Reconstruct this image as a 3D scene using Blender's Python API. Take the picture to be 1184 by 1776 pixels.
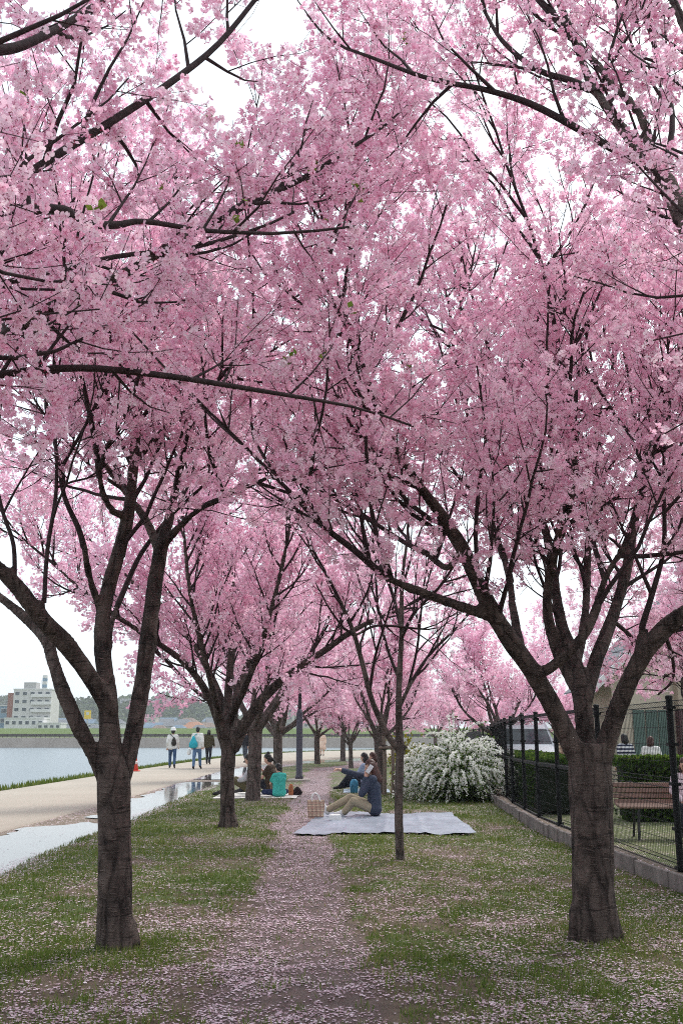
import bpy, bmesh, math, random, time
T0 = time.time()
import numpy as np
from mathutils import Vector, Matrix

for o in list(bpy.data.objects):
    bpy.data.objects.remove(o)
scene = bpy.context.scene
COL = scene.collection
R = math.radians

print('T %.1f' % (time.time() - T0), 'camera')
# ------------------------------------------------------------------ camera
CAM_H = 1.36
PITCH = R(12.72)
F_PX = 1727.0                       # focal length in photograph pixels (35 mm equivalent, portrait)
cam_d = bpy.data.cameras.new('camera')
cam_d.lens = 35.0
cam_d.sensor_width = 36.0
cam_d.sensor_fit = 'AUTO'
cam_d.clip_start = 0.05
cam_d.clip_end = 6000
cam_d.dof.use_dof = True
cam_d.dof.focus_distance = 11.0
cam_d.dof.aperture_fstop = 14.0
cam = bpy.data.objects.new('camera', cam_d)
cam.location = (0, 0, CAM_H)
cam.rotation_euler = (R(90) + PITCH, 0, 0)
COL.objects.link(cam)
scene.camera = cam

print('T %.1f' % (time.time() - T0), 'sky, sun, exposure')
# ------------------------------------------------------------------ sky, sun, exposure
SUN_EL, SUN_AZ = 52.0, 35.0         # azimuth from +Y towards +X
world = bpy.data.worlds.new('World')
scene.world = world
world.use_nodes = True
wn = world.node_tree
wn.nodes.clear()
w_out = wn.nodes.new('ShaderNodeOutputWorld')
w_bg = wn.nodes.new('ShaderNodeBackground')
w_sky = wn.nodes.new('ShaderNodeTexSky')
w_sky.sky_type = 'NISHITA'
w_sky.sun_disc = False
w_sky.sun_elevation = R(SUN_EL)
w_sky.sun_rotation = R(SUN_AZ)
w_sky.air_density = 1.0
w_sky.dust_density = 4.0
w_sky.ozone_density = 1.0
w_mix = wn.nodes.new('ShaderNodeMixRGB')
w_mix.inputs[0].default_value = 0.82
w_mix.inputs[2].default_value = (7.3, 8.0, 8.5, 1)      # even cloud layer
w_bg.inputs[1].default_value = 0.1
wn.links.new(w_sky.outputs[0], w_mix.inputs[1])
wn.links.new(w_mix.outputs[0], w_bg.inputs[0])
wn.links.new(w_bg.outputs[0], w_out.inputs[0])

sun_d = bpy.data.lights.new('sun', 'SUN')
sun_d.energy = 1.5
sun_d.angle = R(14)
sun_d.color = (1.0, 0.96, 0.9)
sun = bpy.data.objects.new('sun', sun_d)
sdir = Vector((math.sin(R(SUN_AZ)) * math.cos(R(SUN_EL)), math.cos(R(SUN_AZ)) * math.cos(R(SUN_EL)), math.sin(R(SUN_EL))))
sun.rotation_euler = sdir.to_track_quat('Z', 'Y').to_euler()
sun.location = (20, 20, 40)
COL.objects.link(sun)

scene.view_settings.view_transform = 'Standard'
scene.view_settings.look = 'None'
scene.view_settings.exposure = 0.78
scene.view_settings.gamma = 1.0
scene.render.engine = 'CYCLES'
scene.cycles.max_bounces = 8
scene.cycles.diffuse_bounces = 5
scene.cycles.glossy_bounces = 3
scene.cycles.use_adaptive_sampling = True
scene.cycles.adaptive_threshold = 0.012
scene.cycles.use_denoising = False       # 128 samples are clean enough and keep petals and twigs crisp
scene.cycles.filter_width = 1.0
scene.cycles.transmission_bounces = 5
scene.cycles.transparent_max_bounces = 6
scene.cycles.caustics_reflective = False
scene.cycles.caustics_refractive = False

print('T %.1f' % (time.time() - T0), 'helpers')
# ------------------------------------------------------------------ helpers
rng = np.random.default_rng(7)
rnd = random.Random(7)
TH_C, TH_S = math.cos(PITCH), math.sin(PITCH)

def P(px, py, d):
    """photograph pixel at ground distance d -> world point"""
    u = (px - 592) / F_PX
    v = (888 - py) / F_PX
    dy = TH_C - v * TH_S
    dz = TH_S + v * TH_C
    t = d / dy
    return np.array((u * t, d, CAM_H + dz * t))

def depth_of(p):
    return p[1] * TH_C + (p[2] - CAM_H) * TH_S

def tag(o, label=None, cat=None, group=None, kind=None):
    if label: o['label'] = label
    if cat: o['category'] = cat
    if group: o['group'] = group
    if kind: o['kind'] = kind
    return o

def link(o, parent=None):
    COL.objects.link(o)
    if parent is not None:
        o.parent = parent
    return o

def empty(name, loc=(0, 0, 0), rz=0.0):
    o = bpy.data.objects.new(name, None)
    o.location = loc
    o.rotation_euler = (0, 0, rz)
    o.empty_display_size = 0.2
    return link(o)

def np_mesh(name, V, faces, mat=None, smooth=False, fattr=None, mat_index=None):
    """faces: list of int arrays (n,k). fattr: dict name -> (n_faces,) float"""
    V = np.asarray(V, dtype=np.float32).reshape(-1, 3)
    if isinstance(faces, np.ndarray):
        faces = [faces]
    faces = [np.asarray(f, dtype=np.int32) for f in faces if len(f)]
    me = bpy.data.meshes.new(name)
    me.vertices.add(len(V))
    me.vertices.foreach_set('co', V.ravel())
    nl = sum(f.size for f in faces)
    nf = sum(len(f) for f in faces)
    me.loops.add(nl)
    me.polygons.add(nf)
    me.loops.foreach_set('vertex_index', np.concatenate([f.ravel() for f in faces]))
    sizes = np.concatenate([np.full(len(f), f.shape[1], dtype=np.int32) for f in faces])
    starts = np.concatenate([[0], np.cumsum(sizes)[:-1]]).astype(np.int32)
    me.polygons.foreach_set('loop_start', starts)
    if smooth:
        me.polygons.foreach_set('use_smooth', np.ones(nf, dtype=bool))
    mats = mat if isinstance(mat, (list, tuple)) else [mat]
    for m in mats:
        if m: me.materials.append(m)
    if mat_index is not None:
        me.polygons.foreach_set('material_index', np.asarray(mat_index, dtype=np.int32))
    me.update(calc_edges=True)
    if fattr:
        for k, a in fattr.items():
            at = me.attributes.new(k, 'FLOAT', 'FACE')
            at.data.foreach_set('value', np.asarray(a, dtype=np.float32))
    return me

def add(name, me, parent=None, loc=None, rz=None):
    o = bpy.data.objects.new(name, me)
    if loc is not None: o.location = loc
    if rz is not None: o.rotation_euler = (0, 0, rz)
    return link(o, parent)

class MB:
    """collects polygons of one part"""
    def __init__(s): s.v = []; s.f = []
    def add(s, vs, fs):
        b = len(s.v); s.v += [tuple(v) for v in vs]; s.f += [tuple(i + b for i in f) for f in fs]; return s
    def box(s, c, size, rz=0.0, bev=0.0, tilt=None):
        hx, hy, hz = size[0] / 2, size[1] / 2, size[2] / 2
        b = min(bev, hx * .9, hy * .9, hz * .9)
        m = Matrix.Rotation(rz, 3, 'Z')
        if tilt is not None: m = m @ tilt
        c = Vector(c)
        if b <= 0:
            vs = [c + m @ Vector((x * hx, y * hy, z * hz)) for z in (-1, 1) for y in (-1, 1) for x in (-1, 1)]
            fs = [(0, 2, 3, 1), (4, 5, 7, 6), (0, 1, 5, 4), (2, 6, 7, 3), (0, 4, 6, 2), (1, 3, 7, 5)]
            return s.add(vs, fs)
        bm = bmesh.new()
        bmesh.ops.create_cube(bm, size=1)
        for v in bm.verts: v.co = Vector((v.co.x * size[0], v.co.y * size[1], v.co.z * size[2]))
        bmesh.ops.bevel(bm, geom=bm.edges[:], offset=b, segments=1, affect='EDGES')
        bm.verts.index_update()
        s.add([c + m @ v.co for v in bm.verts], [[v.index for v in f.verts] for f in bm.faces])
        bm.free()
        return s
    def tube(s, pts, rads, n=8, cap=True):
        V, Fq = tube_np(np.array([tuple(p) for p in pts], float), np.array(rads, float), n)
        b = len(s.v)
        s.v += [tuple(v) for v in V]
        s.f += [tuple(int(i) + b for i in f) for f in Fq]
        if cap:
            k = len(pts)
            s.f.append(tuple(b + i for i in range(n))[::-1])
            s.f.append(tuple(b + (k - 1) * n + i for i in range(n)))
        return s
    def lathe(s, prof, n=16, c=(0, 0, 0)):
        b = len(s.v)
        for r, z in prof:
            for i in range(n):
                a = 2 * math.pi * i / n
                s.v.append((c[0] + r * math.cos(a), c[1] + r * math.sin(a), c[2] + z))
        for k in range(len(prof) - 1):
            for i in range(n):
                j = (i + 1) % n
                s.f.append((b + k * n + i, b + k * n + j, b + (k + 1) * n + j, b + (k + 1) * n + i))
        s.f.append(tuple(b + i for i in range(n))[::-1])
        s.f.append(tuple(b + (len(prof) - 1) * n + i for i in range(n)))
        return s
    def prism(s, poly, z0, z1):
        n = len(poly)
        vs = [(p[0], p[1], z0) for p in poly] + [(p[0], p[1], z1) for p in poly]
        fs = [tuple(range(n))[::-1], tuple(range(n, 2 * n))] + [(i, (i + 1) % n, n + (i + 1) % n, n + i) for i in range(n)]
        return s.add(vs, fs)
    def mesh(s, name, mat, smooth=False):
        me = bpy.data.meshes.new(name)
        me.from_pydata(s.v, [], s.f)
        if mat: me.materials.append(mat)
        if smooth:
            me.polygons.foreach_set('use_smooth', np.ones(len(me.polygons), dtype=bool))
        me.update()
        return me
    def build(s, name, mat, parent=None, smooth=False, loc=None, rz=None):
        return add(name, s.mesh(name, mat, smooth), parent, loc, rz)

def tube_np(p, r, n):
    k = len(p)
    t = np.empty_like(p)
    t[1:-1] = p[2:] - p[:-2]
    t[0] = p[1] - p[0]
    t[-1] = p[-1] - p[-2]
    t /= np.linalg.norm(t, axis=1)[:, None] + 1e-9
    ref = np.array((0.0, 0.0, 1.0)) if abs(t[:, 2]).mean() < 0.8 else np.array((1.0, 0.0, 0.0))
    a = np.cross(t, ref)
    a /= np.linalg.norm(a, axis=1)[:, None] + 1e-9
    b = np.cross(t, a)
    ang = np.arange(n) * (2 * math.pi / n)
    V = p[:, None, :] + r[:, None, None] * (np.cos(ang)[None, :, None] * a[:, None, :] + np.sin(ang)[None, :, None] * b[:, None, :])
    i = np.arange(k - 1)[:, None] * n
    j = np.arange(n)[None, :]
    j2 = (j + 1) % n
    Fq = np.stack([i + j, i + j2, i + n + j2, i + n + j], axis=2).reshape(-1, 4)
    return V.reshape(-1, 3), Fq

def spline(pts, n):
    """Catmull-Rom through rows of pts, n samples per span"""
    pts = np.asarray(pts, float)
    q = np.vstack([2 * pts[0] - pts[1], pts, 2 * pts[-1] - pts[-2]])
    out = []
    for i in range(1, len(q) - 2):
        for k in range(n):
            t = k / n
            out.append(0.5 * ((2 * q[i]) + (-q[i - 1] + q[i + 1]) * t + (2 * q[i - 1] - 5 * q[i] + 4 * q[i + 1] - q[i + 2]) * t * t
                              + (-q[i - 1] + 3 * q[i] - 3 * q[i + 1] + q[i + 2]) * t ** 3))
    out.append(pts[-1])
    return np.array(out)

_perm = np.random.default_rng(3).random((256, 256))
def vnoise(x, y):
    xi = np.floor(x).astype(int); yi = np.floor(y).astype(int)
    fx = x - xi; fy = y - yi
    fx = fx * fx * (3 - 2 * fx); fy = fy * fy * (3 - 2 * fy)
    g = lambda a, b: _perm[a % 256, b % 256]
    return (g(xi, yi) * (1 - fx) + g(xi + 1, yi) * fx) * (1 - fy) + (g(xi, yi + 1) * (1 - fx) + g(xi + 1, yi + 1) * fx) * fy
def fbm(x, y, o=3):
    s = 0; a = 1; n = 0
    for i in range(o):
        s = s + a * vnoise(x * 2 ** i + 17.3 * i, y * 2 ** i + 5.1 * i); n += a; a *= .5
    return s / n

def remeshed(name, V, faces, voxel, smooth_it, mat):
    """union overlapping shells into one continuous surface"""
    me = bpy.data.meshes.new('tmp')
    me.from_pydata([tuple(v) for v in V], [], [tuple(f) for f in faces])
    o = bpy.data.objects.new('tmp', me)
    COL.objects.link(o)
    m = o.modifiers.new('r', 'REMESH'); m.mode = 'VOXEL'; m.voxel_size = voxel
    if smooth_it:
        m2 = o.modifiers.new('s', 'SMOOTH'); m2.factor = 0.5; m2.iterations = smooth_it
    dg = bpy.context.evaluated_depsgraph_get()
    out = bpy.data.meshes.new_from_object(o.evaluated_get(dg))
    out.name = name
    out.polygons.foreach_set('use_smooth', np.ones(len(out.polygons), dtype=bool))
    out.materials.clear()
    out.materials.append(mat)
    bpy.data.objects.remove(o)
    bpy.data.meshes.remove(me)
    return out

print('T %.1f' % (time.time() - T0), 'materials')
# ------------------------------------------------------------------ materials
def mat_new(name):
    m = bpy.data.materials.new(name)
    m.use_nodes = True
    nt = m.node_tree
    nt.nodes.clear()
    out = nt.nodes.new('ShaderNodeOutputMaterial')
    return m, nt, out

class NT:
    def __init__(s, nt): s.nt = nt; s.L = nt.links.new
    def n(s, t, **kw):
        nd = s.nt.nodes.new(t)
        for k, v in kw.items(): setattr(nd, k, v)
        return nd
    def coord(s, scale=(1, 1, 1), kind='Object'):
        tc = s.n('ShaderNodeTexCoord'); mp = s.n('ShaderNodeMapping')
        mp.inputs['Scale'].default_value = scale
        s.L(tc.outputs[kind], mp.inputs[0])
        return mp.outputs[0]
    def noise(s, vec, scale, detail=4, rough=.55, dist=0.0):
        nd = s.n('ShaderNodeTexNoise')
        nd.inputs['Scale'].default_value = scale; nd.inputs['Detail'].default_value = detail
        nd.inputs['Roughness'].default_value = rough; nd.inputs['Distortion'].default_value = dist
        if vec is not None: s.L(vec, nd.inputs['Vector'])
        return nd.outputs['Fac']
    def voro(s, vec, scale, feature='F1', out='Distance'):
        nd = s.n('ShaderNodeTexVoronoi', feature=feature)
        nd.inputs['Scale'].default_value = scale
        if vec is not None: s.L(vec, nd.inputs['Vector'])
        return nd.outputs[out]
    def ramp(s, fac, stops, interp='LINEAR'):
        nd = s.n('ShaderNodeValToRGB')
        cr = nd.color_ramp; cr.interpolation = interp
        while len(cr.elements) < len(stops): cr.elements.new(0.5)
        for e, (p, c) in zip(cr.elements, stops):
            e.position = p
            e.color = c if len(c) == 4 else (*c, 1)
        s.L(fac, nd.inputs[0])
        return nd.outputs[0]
    def mix(s, fac, a, b, mode='MIX'):
        nd = s.n('ShaderNodeMixRGB', blend_type=mode)
        for i, x in ((0, fac), (1, a), (2, b)):
            if isinstance(x, (int, float)): nd.inputs[i].default_value = x
            elif isinstance(x, tuple): nd.inputs[i].default_value = x if len(x) == 4 else (*x, 1)
            else: s.L(x, nd.inputs[i])
        return nd.outputs[0]
    def math(s, op, a, b=0.0):
        nd = s.n('ShaderNodeMath', operation=op)
        for i, x in ((0, a), (1, b)):
            if isinstance(x, (int, float)): nd.inputs[i].default_value = x
            else: s.L(x, nd.inputs[i])
        return nd.outputs[0]
    def attr(s, name):
        nd = s.n('ShaderNodeAttribute', attribute_name=name)
        return nd.outputs['Fac']
    def bump(s, h, strength=.5, dist=.02):
        nd = s.n('ShaderNodeBump')
        nd.inputs['Strength'].default_value = strength; nd.inputs['Distance'].default_value = dist
        s.L(h, nd.inputs['Height'])
        return nd.outputs[0]
    def bsdf(s, out, color, rough=.8, normal=None, spec=.3, metal=0.0):
        b = s.n('ShaderNodeBsdfPrincipled')
        for k, x in (('Base Color', color), ('Roughness', rough), ('Specular IOR Level', spec), ('Metallic', metal)):
            if isinstance(x, (int, float)): b.inputs[k].default_value = x
            elif isinstance(x, tuple): b.inputs[k].default_value = x if len(x) == 4 else (*x, 1)
            else: s.L(x, b.inputs[k])
        if normal is not None: s.L(normal, b.inputs['Normal'])
        s.L(b.outputs[0], out.inputs[0])
        return b

def simple(name, col, rough=.8, var=.25, scale=30.0, bump=.15, spec=.3, metal=0.0, stretch=(1, 1, 1), bdist=.01):
    m, nt, out = mat_new(name)
    N = NT(nt)
    c = N.coord(stretch)
    nz = N.noise(c, scale, 5)
    lo = tuple(x * (1 - var) for x in col); hi = tuple(min(1, x * (1 + var)) for x in col)
    colr = N.ramp(nz, [(.3, lo), (.7, hi)])
    N.bsdf(out, colr, rough, N.bump(nz, bump, bdist) if bump else None, spec, metal)
    return m

def petal_mat(name, stops, trans=.45):
    m, nt, out = mat_new(name)
    N = NT(nt)
    col = N.ramp(N.attr('tint'), stops)
    d = N.n('ShaderNodeBsdfDiffuse'); t = N.n('ShaderNodeBsdfTranslucent'); mx = N.n('ShaderNodeMixShader')
    N.L(col, d.inputs[0])
    N.L(col, t.inputs[0])
    mx.inputs[0].default_value = trans
    N.L(d.outputs[0], mx.inputs[1]); N.L(t.outputs[0], mx.inputs[2])
    N.L(mx.outputs[0], out.inputs[0])
    return m

M = {}
M['blossom'] = petal_mat('cherry_blossom', [(0, (.20, .035, .06)), (.06, (.32, .07, .11)), (.10, (.83, .40, .575)), (.45, (.93, .585, .73)), (.8, (.96, .74, .835)), (1, (.97, .85, .90))], .58)
M['fallen'] = petal_mat('fallen_petals', [(0, (.28, .165, .17)), (.3, (.54, .37, .43)), (.7, (.73, .56, .63)), (1, (.88, .77, .81))], .12)
M['leaf'] = petal_mat('green_leaf', [(0, (.05, .10, .02)), (.5, (.10, .19, .03)), (1, (.24, .32, .06))], .35)
M['grass'] = petal_mat('grass_blades', [(0, (.04, .072, .016)), (.5, (.105, .16, .034)), (.85, (.20, .24, .062)), (1, (.36, .30, .14))], .35)
M['hedge'] = petal_mat('hedge_leaf', [(0, (.012, .028, .008)), (.5, (.035, .075, .015)), (1, (.11, .17, .03))], .25)
M['white_flower'] = petal_mat('white_flower', [(0, (.45, .52, .33)), (.25, (.80, .82, .72)), (1, (.94, .94, .90))], .4)
M['bush_leaf'] = petal_mat('bush_leaf', [(0, (.02, .045, .012)), (.5, (.06, .11, .025)), (1, (.17, .23, .06))], .3)
M['wood_leaf'] = petal_mat('far_leaf', [(0, (.035, .06, .025)), (.5, (.075, .105, .042)), (1, (.14, .155, .075))], .2)

def bark(name, dark, light, scale=1.0):
    m, nt, out = mat_new(name)
    N = NT(nt)
    c = N.coord((1, 1, 1))
    # warp so that nothing runs straight
    wn_ = N.n('ShaderNodeTexNoise'); wn_.inputs['Scale'].default_value = 7; wn_.inputs['Detail'].default_value = 3; N.L(c, wn_.inputs['Vector'])
    vm = N.n('ShaderNodeVectorMath', operation='MULTIPLY_ADD'); N.L(wn_.outputs['Color'], vm.inputs[0]); vm.inputs[1].default_value = (.05, .05, .05); N.L(c, vm.inputs[2])
    def sc(x, y, z):
        q = N.n('ShaderNodeVectorMath', operation='MULTIPLY'); N.L(vm.outputs[0], q.inputs[0]); q.inputs[1].default_value = (x, y, z); return q.outputs[0]
    big = N.noise(c, 4.5, 5, .65)
    plates = N.noise(sc(13, 13, 4), 1.0, 6, .7)
    rings = N.noise(sc(4, 4, 46), 1.0, 3, .6)
    fine = N.noise(c, 140, 4, .7)
    lentd = N.voro(sc(13, 13, 75), 1.0); lentc = N.voro(sc(13, 13, 75), 1.0, 'F1', 'Color')
    sp_ = N.n('ShaderNodeSeparateColor'); N.L(lentc, sp_.inputs[0])
    lent = N.math('MULTIPLY', N.math('LESS_THAN', sp_.outputs[0], .5), N.ramp(lentd, [(.22, (1, 1, 1)), (.38, (0, 0, 0))]))
    crack = N.ramp(N.voro(sc(9, 9, 2.2), 1.0, 'DISTANCE_TO_EDGE'), [(0, (0, 0, 0)), (.10, (1, 1, 1))])
    base = N.mix(N.ramp(plates, [(.36, (0, 0, 0)), (.66, (1, 1, 1))]), dark, light)
    base = N.mix(N.ramp(big, [(.45, (0, 0, 0)), (.75, (.75, .75, .75))]), base, tuple(x * 1.35 for x in light))
    base = N.mix(N.ramp(rings, [(.30, (.8, .8, .8)), (.44, (0, 0, 0))]), base, tuple(x * .5 for x in dark))
    base = N.mix(N.math('MULTIPLY', lent, .55), base, tuple(x * 1.7 for x in light))
    base = N.mix(N.math('MULTIPLY', N.math('SUBTRACT', 1.0, crack), .45), base, tuple(x * .35 for x in dark))
    lich = N.noise(c, 3.2, 6, .7)
    base = N.mix(N.ramp(lich, [(.60, (0, 0, 0)), (.74, (.55, .55, .55))]), base, (.19, .18, .155))
    h = N.math('ADD', N.math('MULTIPLY', plates, 1.3), N.math('MULTIPLY', fine, .25))
    h = N.math('ADD', h, N.math('MULTIPLY', rings, .55)); h = N.math('ADD', h, N.math('MULTIPLY', lent, .25)); h = N.math('ADD', h, N.math('MULTIPLY', crack, .5))
    N.bsdf(out, base, .85, N.bump(h, 1.0, .03), .25)
    return m
M['bark'] = bark('cherry_bark', (.017, .011, .010), (.125, .092, .080))
M['bark_pale'] = bark('cherry_bark_pale', (.048, .036, .031), (.17, .135, .12))
M['twig'] = simple('twig_bark', (.034, .021, .022), .85, .45, 25, .2)

def lawn_mat():
    m, nt, out = mat_new('lawn_soil')
    N = NT(nt)
    c = N.coord((1, 1, 1))
    path = N.attr('path'); grass = N.attr('grassy'); pet = N.attr('petals')
    n1 = N.noise(c, 9, 5, .6); n2 = N.noise(c, 60, 5, .6); n3 = N.noise(c, 1.6, 4)
    green = N.ramp(n2, [(.25, (.035, .055, .016)), (.5, (.085, .115, .035)), (.8, (.16, .165, .065))])
    soil = N.ramp(n1, [(.3, (.075, .052, .036)), (.7, (.17, .125, .09))])
    mud = N.ramp(n1, [(.3, (.050, .028, .021)), (.7, (.115, .072, .056))])
    g = N.math('ADD', grass, N.math('MULTIPLY', N.math('SUBTRACT', n1, .5), 1.4))
    base = N.mix(N.ramp(g, [(.38, (0, 0, 0)), (.55, (1, 1, 1))]), soil, green)
    base = N.mix(path, base, mud)
    # petals too small to build: flecks
    fl = N.voro(c, 46, 'F1', 'Distance'); fc = N.voro(c, 46, 'F1', 'Color')
    sep = N.n('ShaderNodeSeparateColor'); N.L(fc, sep.inputs[0])
    keep = N.math('LESS_THAN', sep.outputs[0], N.math('MULTIPLY', pet, .9))
    fleck = N.math('MULTIPLY', keep, N.math('LESS_THAN', fl, .40))
    fcol = N.ramp(sep.outputs[1], [(0, (.42, .29, .33)), (1, (.78, .64, .69))])
    base = N.mix(fleck, base, fcol)
    rough = N.ramp(path, [(0, (.95, .95, .95)), (1, (.42, .42, .42))])
    N.bsdf(out, base, rough, N.bump(N.math('ADD', n2, n1), .7, .02), .3)
    return m
M['lawn'] = lawn_mat()

def ground_mat(name, stops, scale, bumpd=.02, rough=.95, fine=120, flecks=0.0):
    m, nt, out = mat_new(name)
    N = NT(nt)
    c = N.coord()
    a = N.noise(c, scale, 6, .6); b = N.noise(c, fine, 3, .7)
    col = N.ramp(a, stops)
    col = N.mix(.35, col, N.ramp(b, [(.3, stops[0][1]), (.7, stops[-1][1])]))
    if flecks:
        fl = N.voro(c, 30); fc = N.voro(c, 30, 'F1', 'Color')
        sep = N.n('ShaderNodeSeparateColor'); N.L(fc, sep.inputs[0])
        k = N.math('MULTIPLY', N.math('LESS_THAN', sep.outputs[0], flecks), N.math('LESS_THAN', fl, .4))
        col = N.mix(k, col, (.72, .58, .63))
    N.bsdf(out, col, rough, N.bump(N.math('ADD', a, b), .4, bumpd), .3)
    return m
M['mud'] = ground_mat('mud_verge', [(.3, (.13, .10, .075)), (.5, (.21, .165, .12)), (.72, (.29, .235, .18))], 1.8, .02, .9, 90, .28)
M['paving'] = ground_mat('tan_paving', [(.3, (.34, .30, .25)), (.55, (.40, .355, .30)), (.75, (.45, .40, .34))], .45, .003, .9, 160)
M['garden'] = ground_mat('garden_ground', [(.3, (.05, .085, .02)), (.55, (.10, .13, .04)), (.75, (.28, .23, .16))], 1.0, .02, .95, 70, .15)
M['bank_grass'] = ground_mat('bank_grass', [(.3, (.055, .10, .022)), (.7, (.12, .17, .045))], .5, .05, .95, 6)
M['far_grass'] = ground_mat('far_levee_grass', [(.3, (.08, .125, .035)), (.7, (.135, .18, .06))], .15, .05, .95, 1.5)
M['soil'] = ground_mat('bed_soil', [(.3, (.10, .075, .05)), (.7, (.22, .17, .125))], 6, .02, .95, 60, .35)
M['concrete_far'] = ground_mat('far_revetment', [(.3, (.25, .215, .19)), (.7, (.36, .315, .28))], .35, .02, .9, 2)
M['hill'] = ground_mat('hill_ground', [(.3, (.03, .045, .025)), (.7, (.06, .08, .045))], .1, .5, .95, .5)

def water_mat(name, col, rough, bscale, bstr):
    m, nt, out = mat_new(name)
    N = NT(nt)
    c = N.coord((1, .35, 1))
    nz = N.noise(c, bscale, 3, .5)
    N.bsdf(out, col, rough, N.bump(nz, bstr, .05) if bstr else None, .5)
    return m
M['river'] = water_mat('river_water', (.10, .14, .17), .28, 3.5, .55)
M['puddle'] = water_mat('puddle_water', (.10, .085, .075), .06, 3.0, .03)

print('T %.1f' % (time.time() - T0), 'the setting: river, land, far bank, paths')
# ------------------------------------------------------------------ the setting: river, land, far bank, paths
tag(add('river', np_mesh('river', [(-900, -80, -.62), (1500, -80, -.62), (1500, 420, -.62), (-900, 420, -.62)], np.array([[0, 1, 2, 3]]), M['river'])), kind='structure')

EDGE_W = [(-9.6, -60), (-9.4, -10), (-9.2, 10), (-9.1, 26.5), (-9.0, 43), (-8.6, 60), (-7.6, 75), (-5.2, 88), (-1.0, 99), (7, 108), (24, 120), (60, 138), (140, 165), (400, 230), (1400, 420)]
EDGE_P = [(-5.1, -60), (-5.1, -10), (-5.05, 8), (-5.0, 14.7), (-4.9, 20), (-4.9, 35), (-4.75, 46), (-4.0, 55), (-2.2, 62.5), (1.6, 70), (9, 79), (24, 90), (60, 108), (140, 132), (400, 190), (1400, 370)]
ew = spline(EDGE_W, 4); ep = spline(EDGE_P, 4)

# land sheet: everything this side of the river, out to the horizon, with a bank sloping into the water
poly = [(x, y, 0.0) for x, y in ew] + [(1400, -400, 0), (-9.6, -400, 0)]
bm = bmesh.new()
vs = [bm.verts.new(p) for p in poly]
bm.faces.new(vs)
n = len(ew)
lo = [bm.verts.new((x - .55, y + .25, -.75)) for x, y in ew]
for i in range(n - 1):
    bm.faces.new((vs[i], lo[i], lo[i + 1], vs[i + 1]))
bmesh.ops.recalc_face_normals(bm, faces=bm.faces[:])
for f in bm.faces:
    if abs(f.normal.z) > .9 and f.normal.z < 0: f.normal_flip()
bmesh.ops.triangulate(bm, faces=[f for f in bm.faces if len(f.verts) > 4])
me = bpy.data.meshes.new('ground'); bm.to_mesh(me); bm.free(); me.materials.append(M['mud'])
tag(add('ground', me), kind='structure')

# paved riverside path: strip between inset river edge and its lawn-side edge
def offset_line(l, d):
    t = np.gradient(l, axis=0); t /= np.linalg.norm(t, axis=1)[:, None]
    return l + d * np.stack([t[:, 1], -t[:, 0]], 1)
inner = offset_line(ew, .55)
k = 160
def resample(l, k):
    s = np.concatenate([[0], np.cumsum(np.linalg.norm(np.diff(l, axis=0), axis=1))])
    t = np.linspace(0, 1, k) ** 1.0 * s[-1]
    return np.stack([np.interp(t, s, l[:, 0]), np.interp(t, s, l[:, 1])], 1)
def upto(l, ymax): return l[l[:, 1] <= ymax]
V = []; nn = len(inner)
for i in range(nn):
    a = inner[i]
    j = i / (nn - 1) * (len(ep) - 1)
    j0 = int(min(math.floor(j), len(ep) - 2)); b = ep[j0] + (ep[j0 + 1] - ep[j0]) * (j - j0)
    V += [(a[0], a[1], .03), (b[0], b[1], .03), (b[0] + .03, b[1] - .02, -.01)]
Fq = np.array([[3 * i, 3 * i + 1, 3 * i + 4, 3 * i + 3] for i in range(nn - 1)] + [[3 * i + 1, 3 * i + 2, 3 * i + 5, 3 * i + 4] for i in range(nn - 1)])
tag(add('riverside_path', np_mesh('riverside_path', V, Fq[:, ::-1], M['paving'])), kind='structure')

# thin grass verge on the water's edge
gv = []; gf = []
def blades(px_, py_, pz_, h, w, lean=.35, r=rng):
    n = len(px_)
    a = r.random(n) * 2 * np.pi
    b0 = np.stack([px_, py_, pz_], 1)
    side = np.stack([np.cos(a), np.sin(a), np.zeros(n)], 1) * (w / 2)[:, None]
    la = r.random(n) * 2 * np.pi
    tip = b0 + np.stack([np.cos(la) * lean * h * r.random(n), np.sin(la) * lean * h * r.random(n), h], 1)
    V = np.empty((n, 3, 3)); V[:, 0] = b0 - side; V[:, 1] = b0 + side; V[:, 2] = tip
    return V.reshape(-1, 3), np.arange(n * 3).reshape(-1, 3)
line = resample(ew[(ew[:, 1] > 18) & (ew[:, 1] < 125)], 2600)
t = rng.integers(0, len(line), 9000)
off = rng.random(9000) * .55
nrm = offset_line(line, 1) - line
bx_, by_ = line[t, 0] + nrm[t, 0] * off, line[t, 1] + nrm[t, 1] * off
V, Fq = blades(bx_, by_, np.zeros(9000), .06 + .12 * rng.random(9000), .03 + .03 * rng.random(9000))
tag(add('verge_grass', np_mesh('verge_grass', V, Fq, M['grass'], fattr={'tint': rng.random(9000) * .6 + .3})), 'thin strip of grass along the water edge of the paved path', 'grass', kind='stuff')

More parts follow.
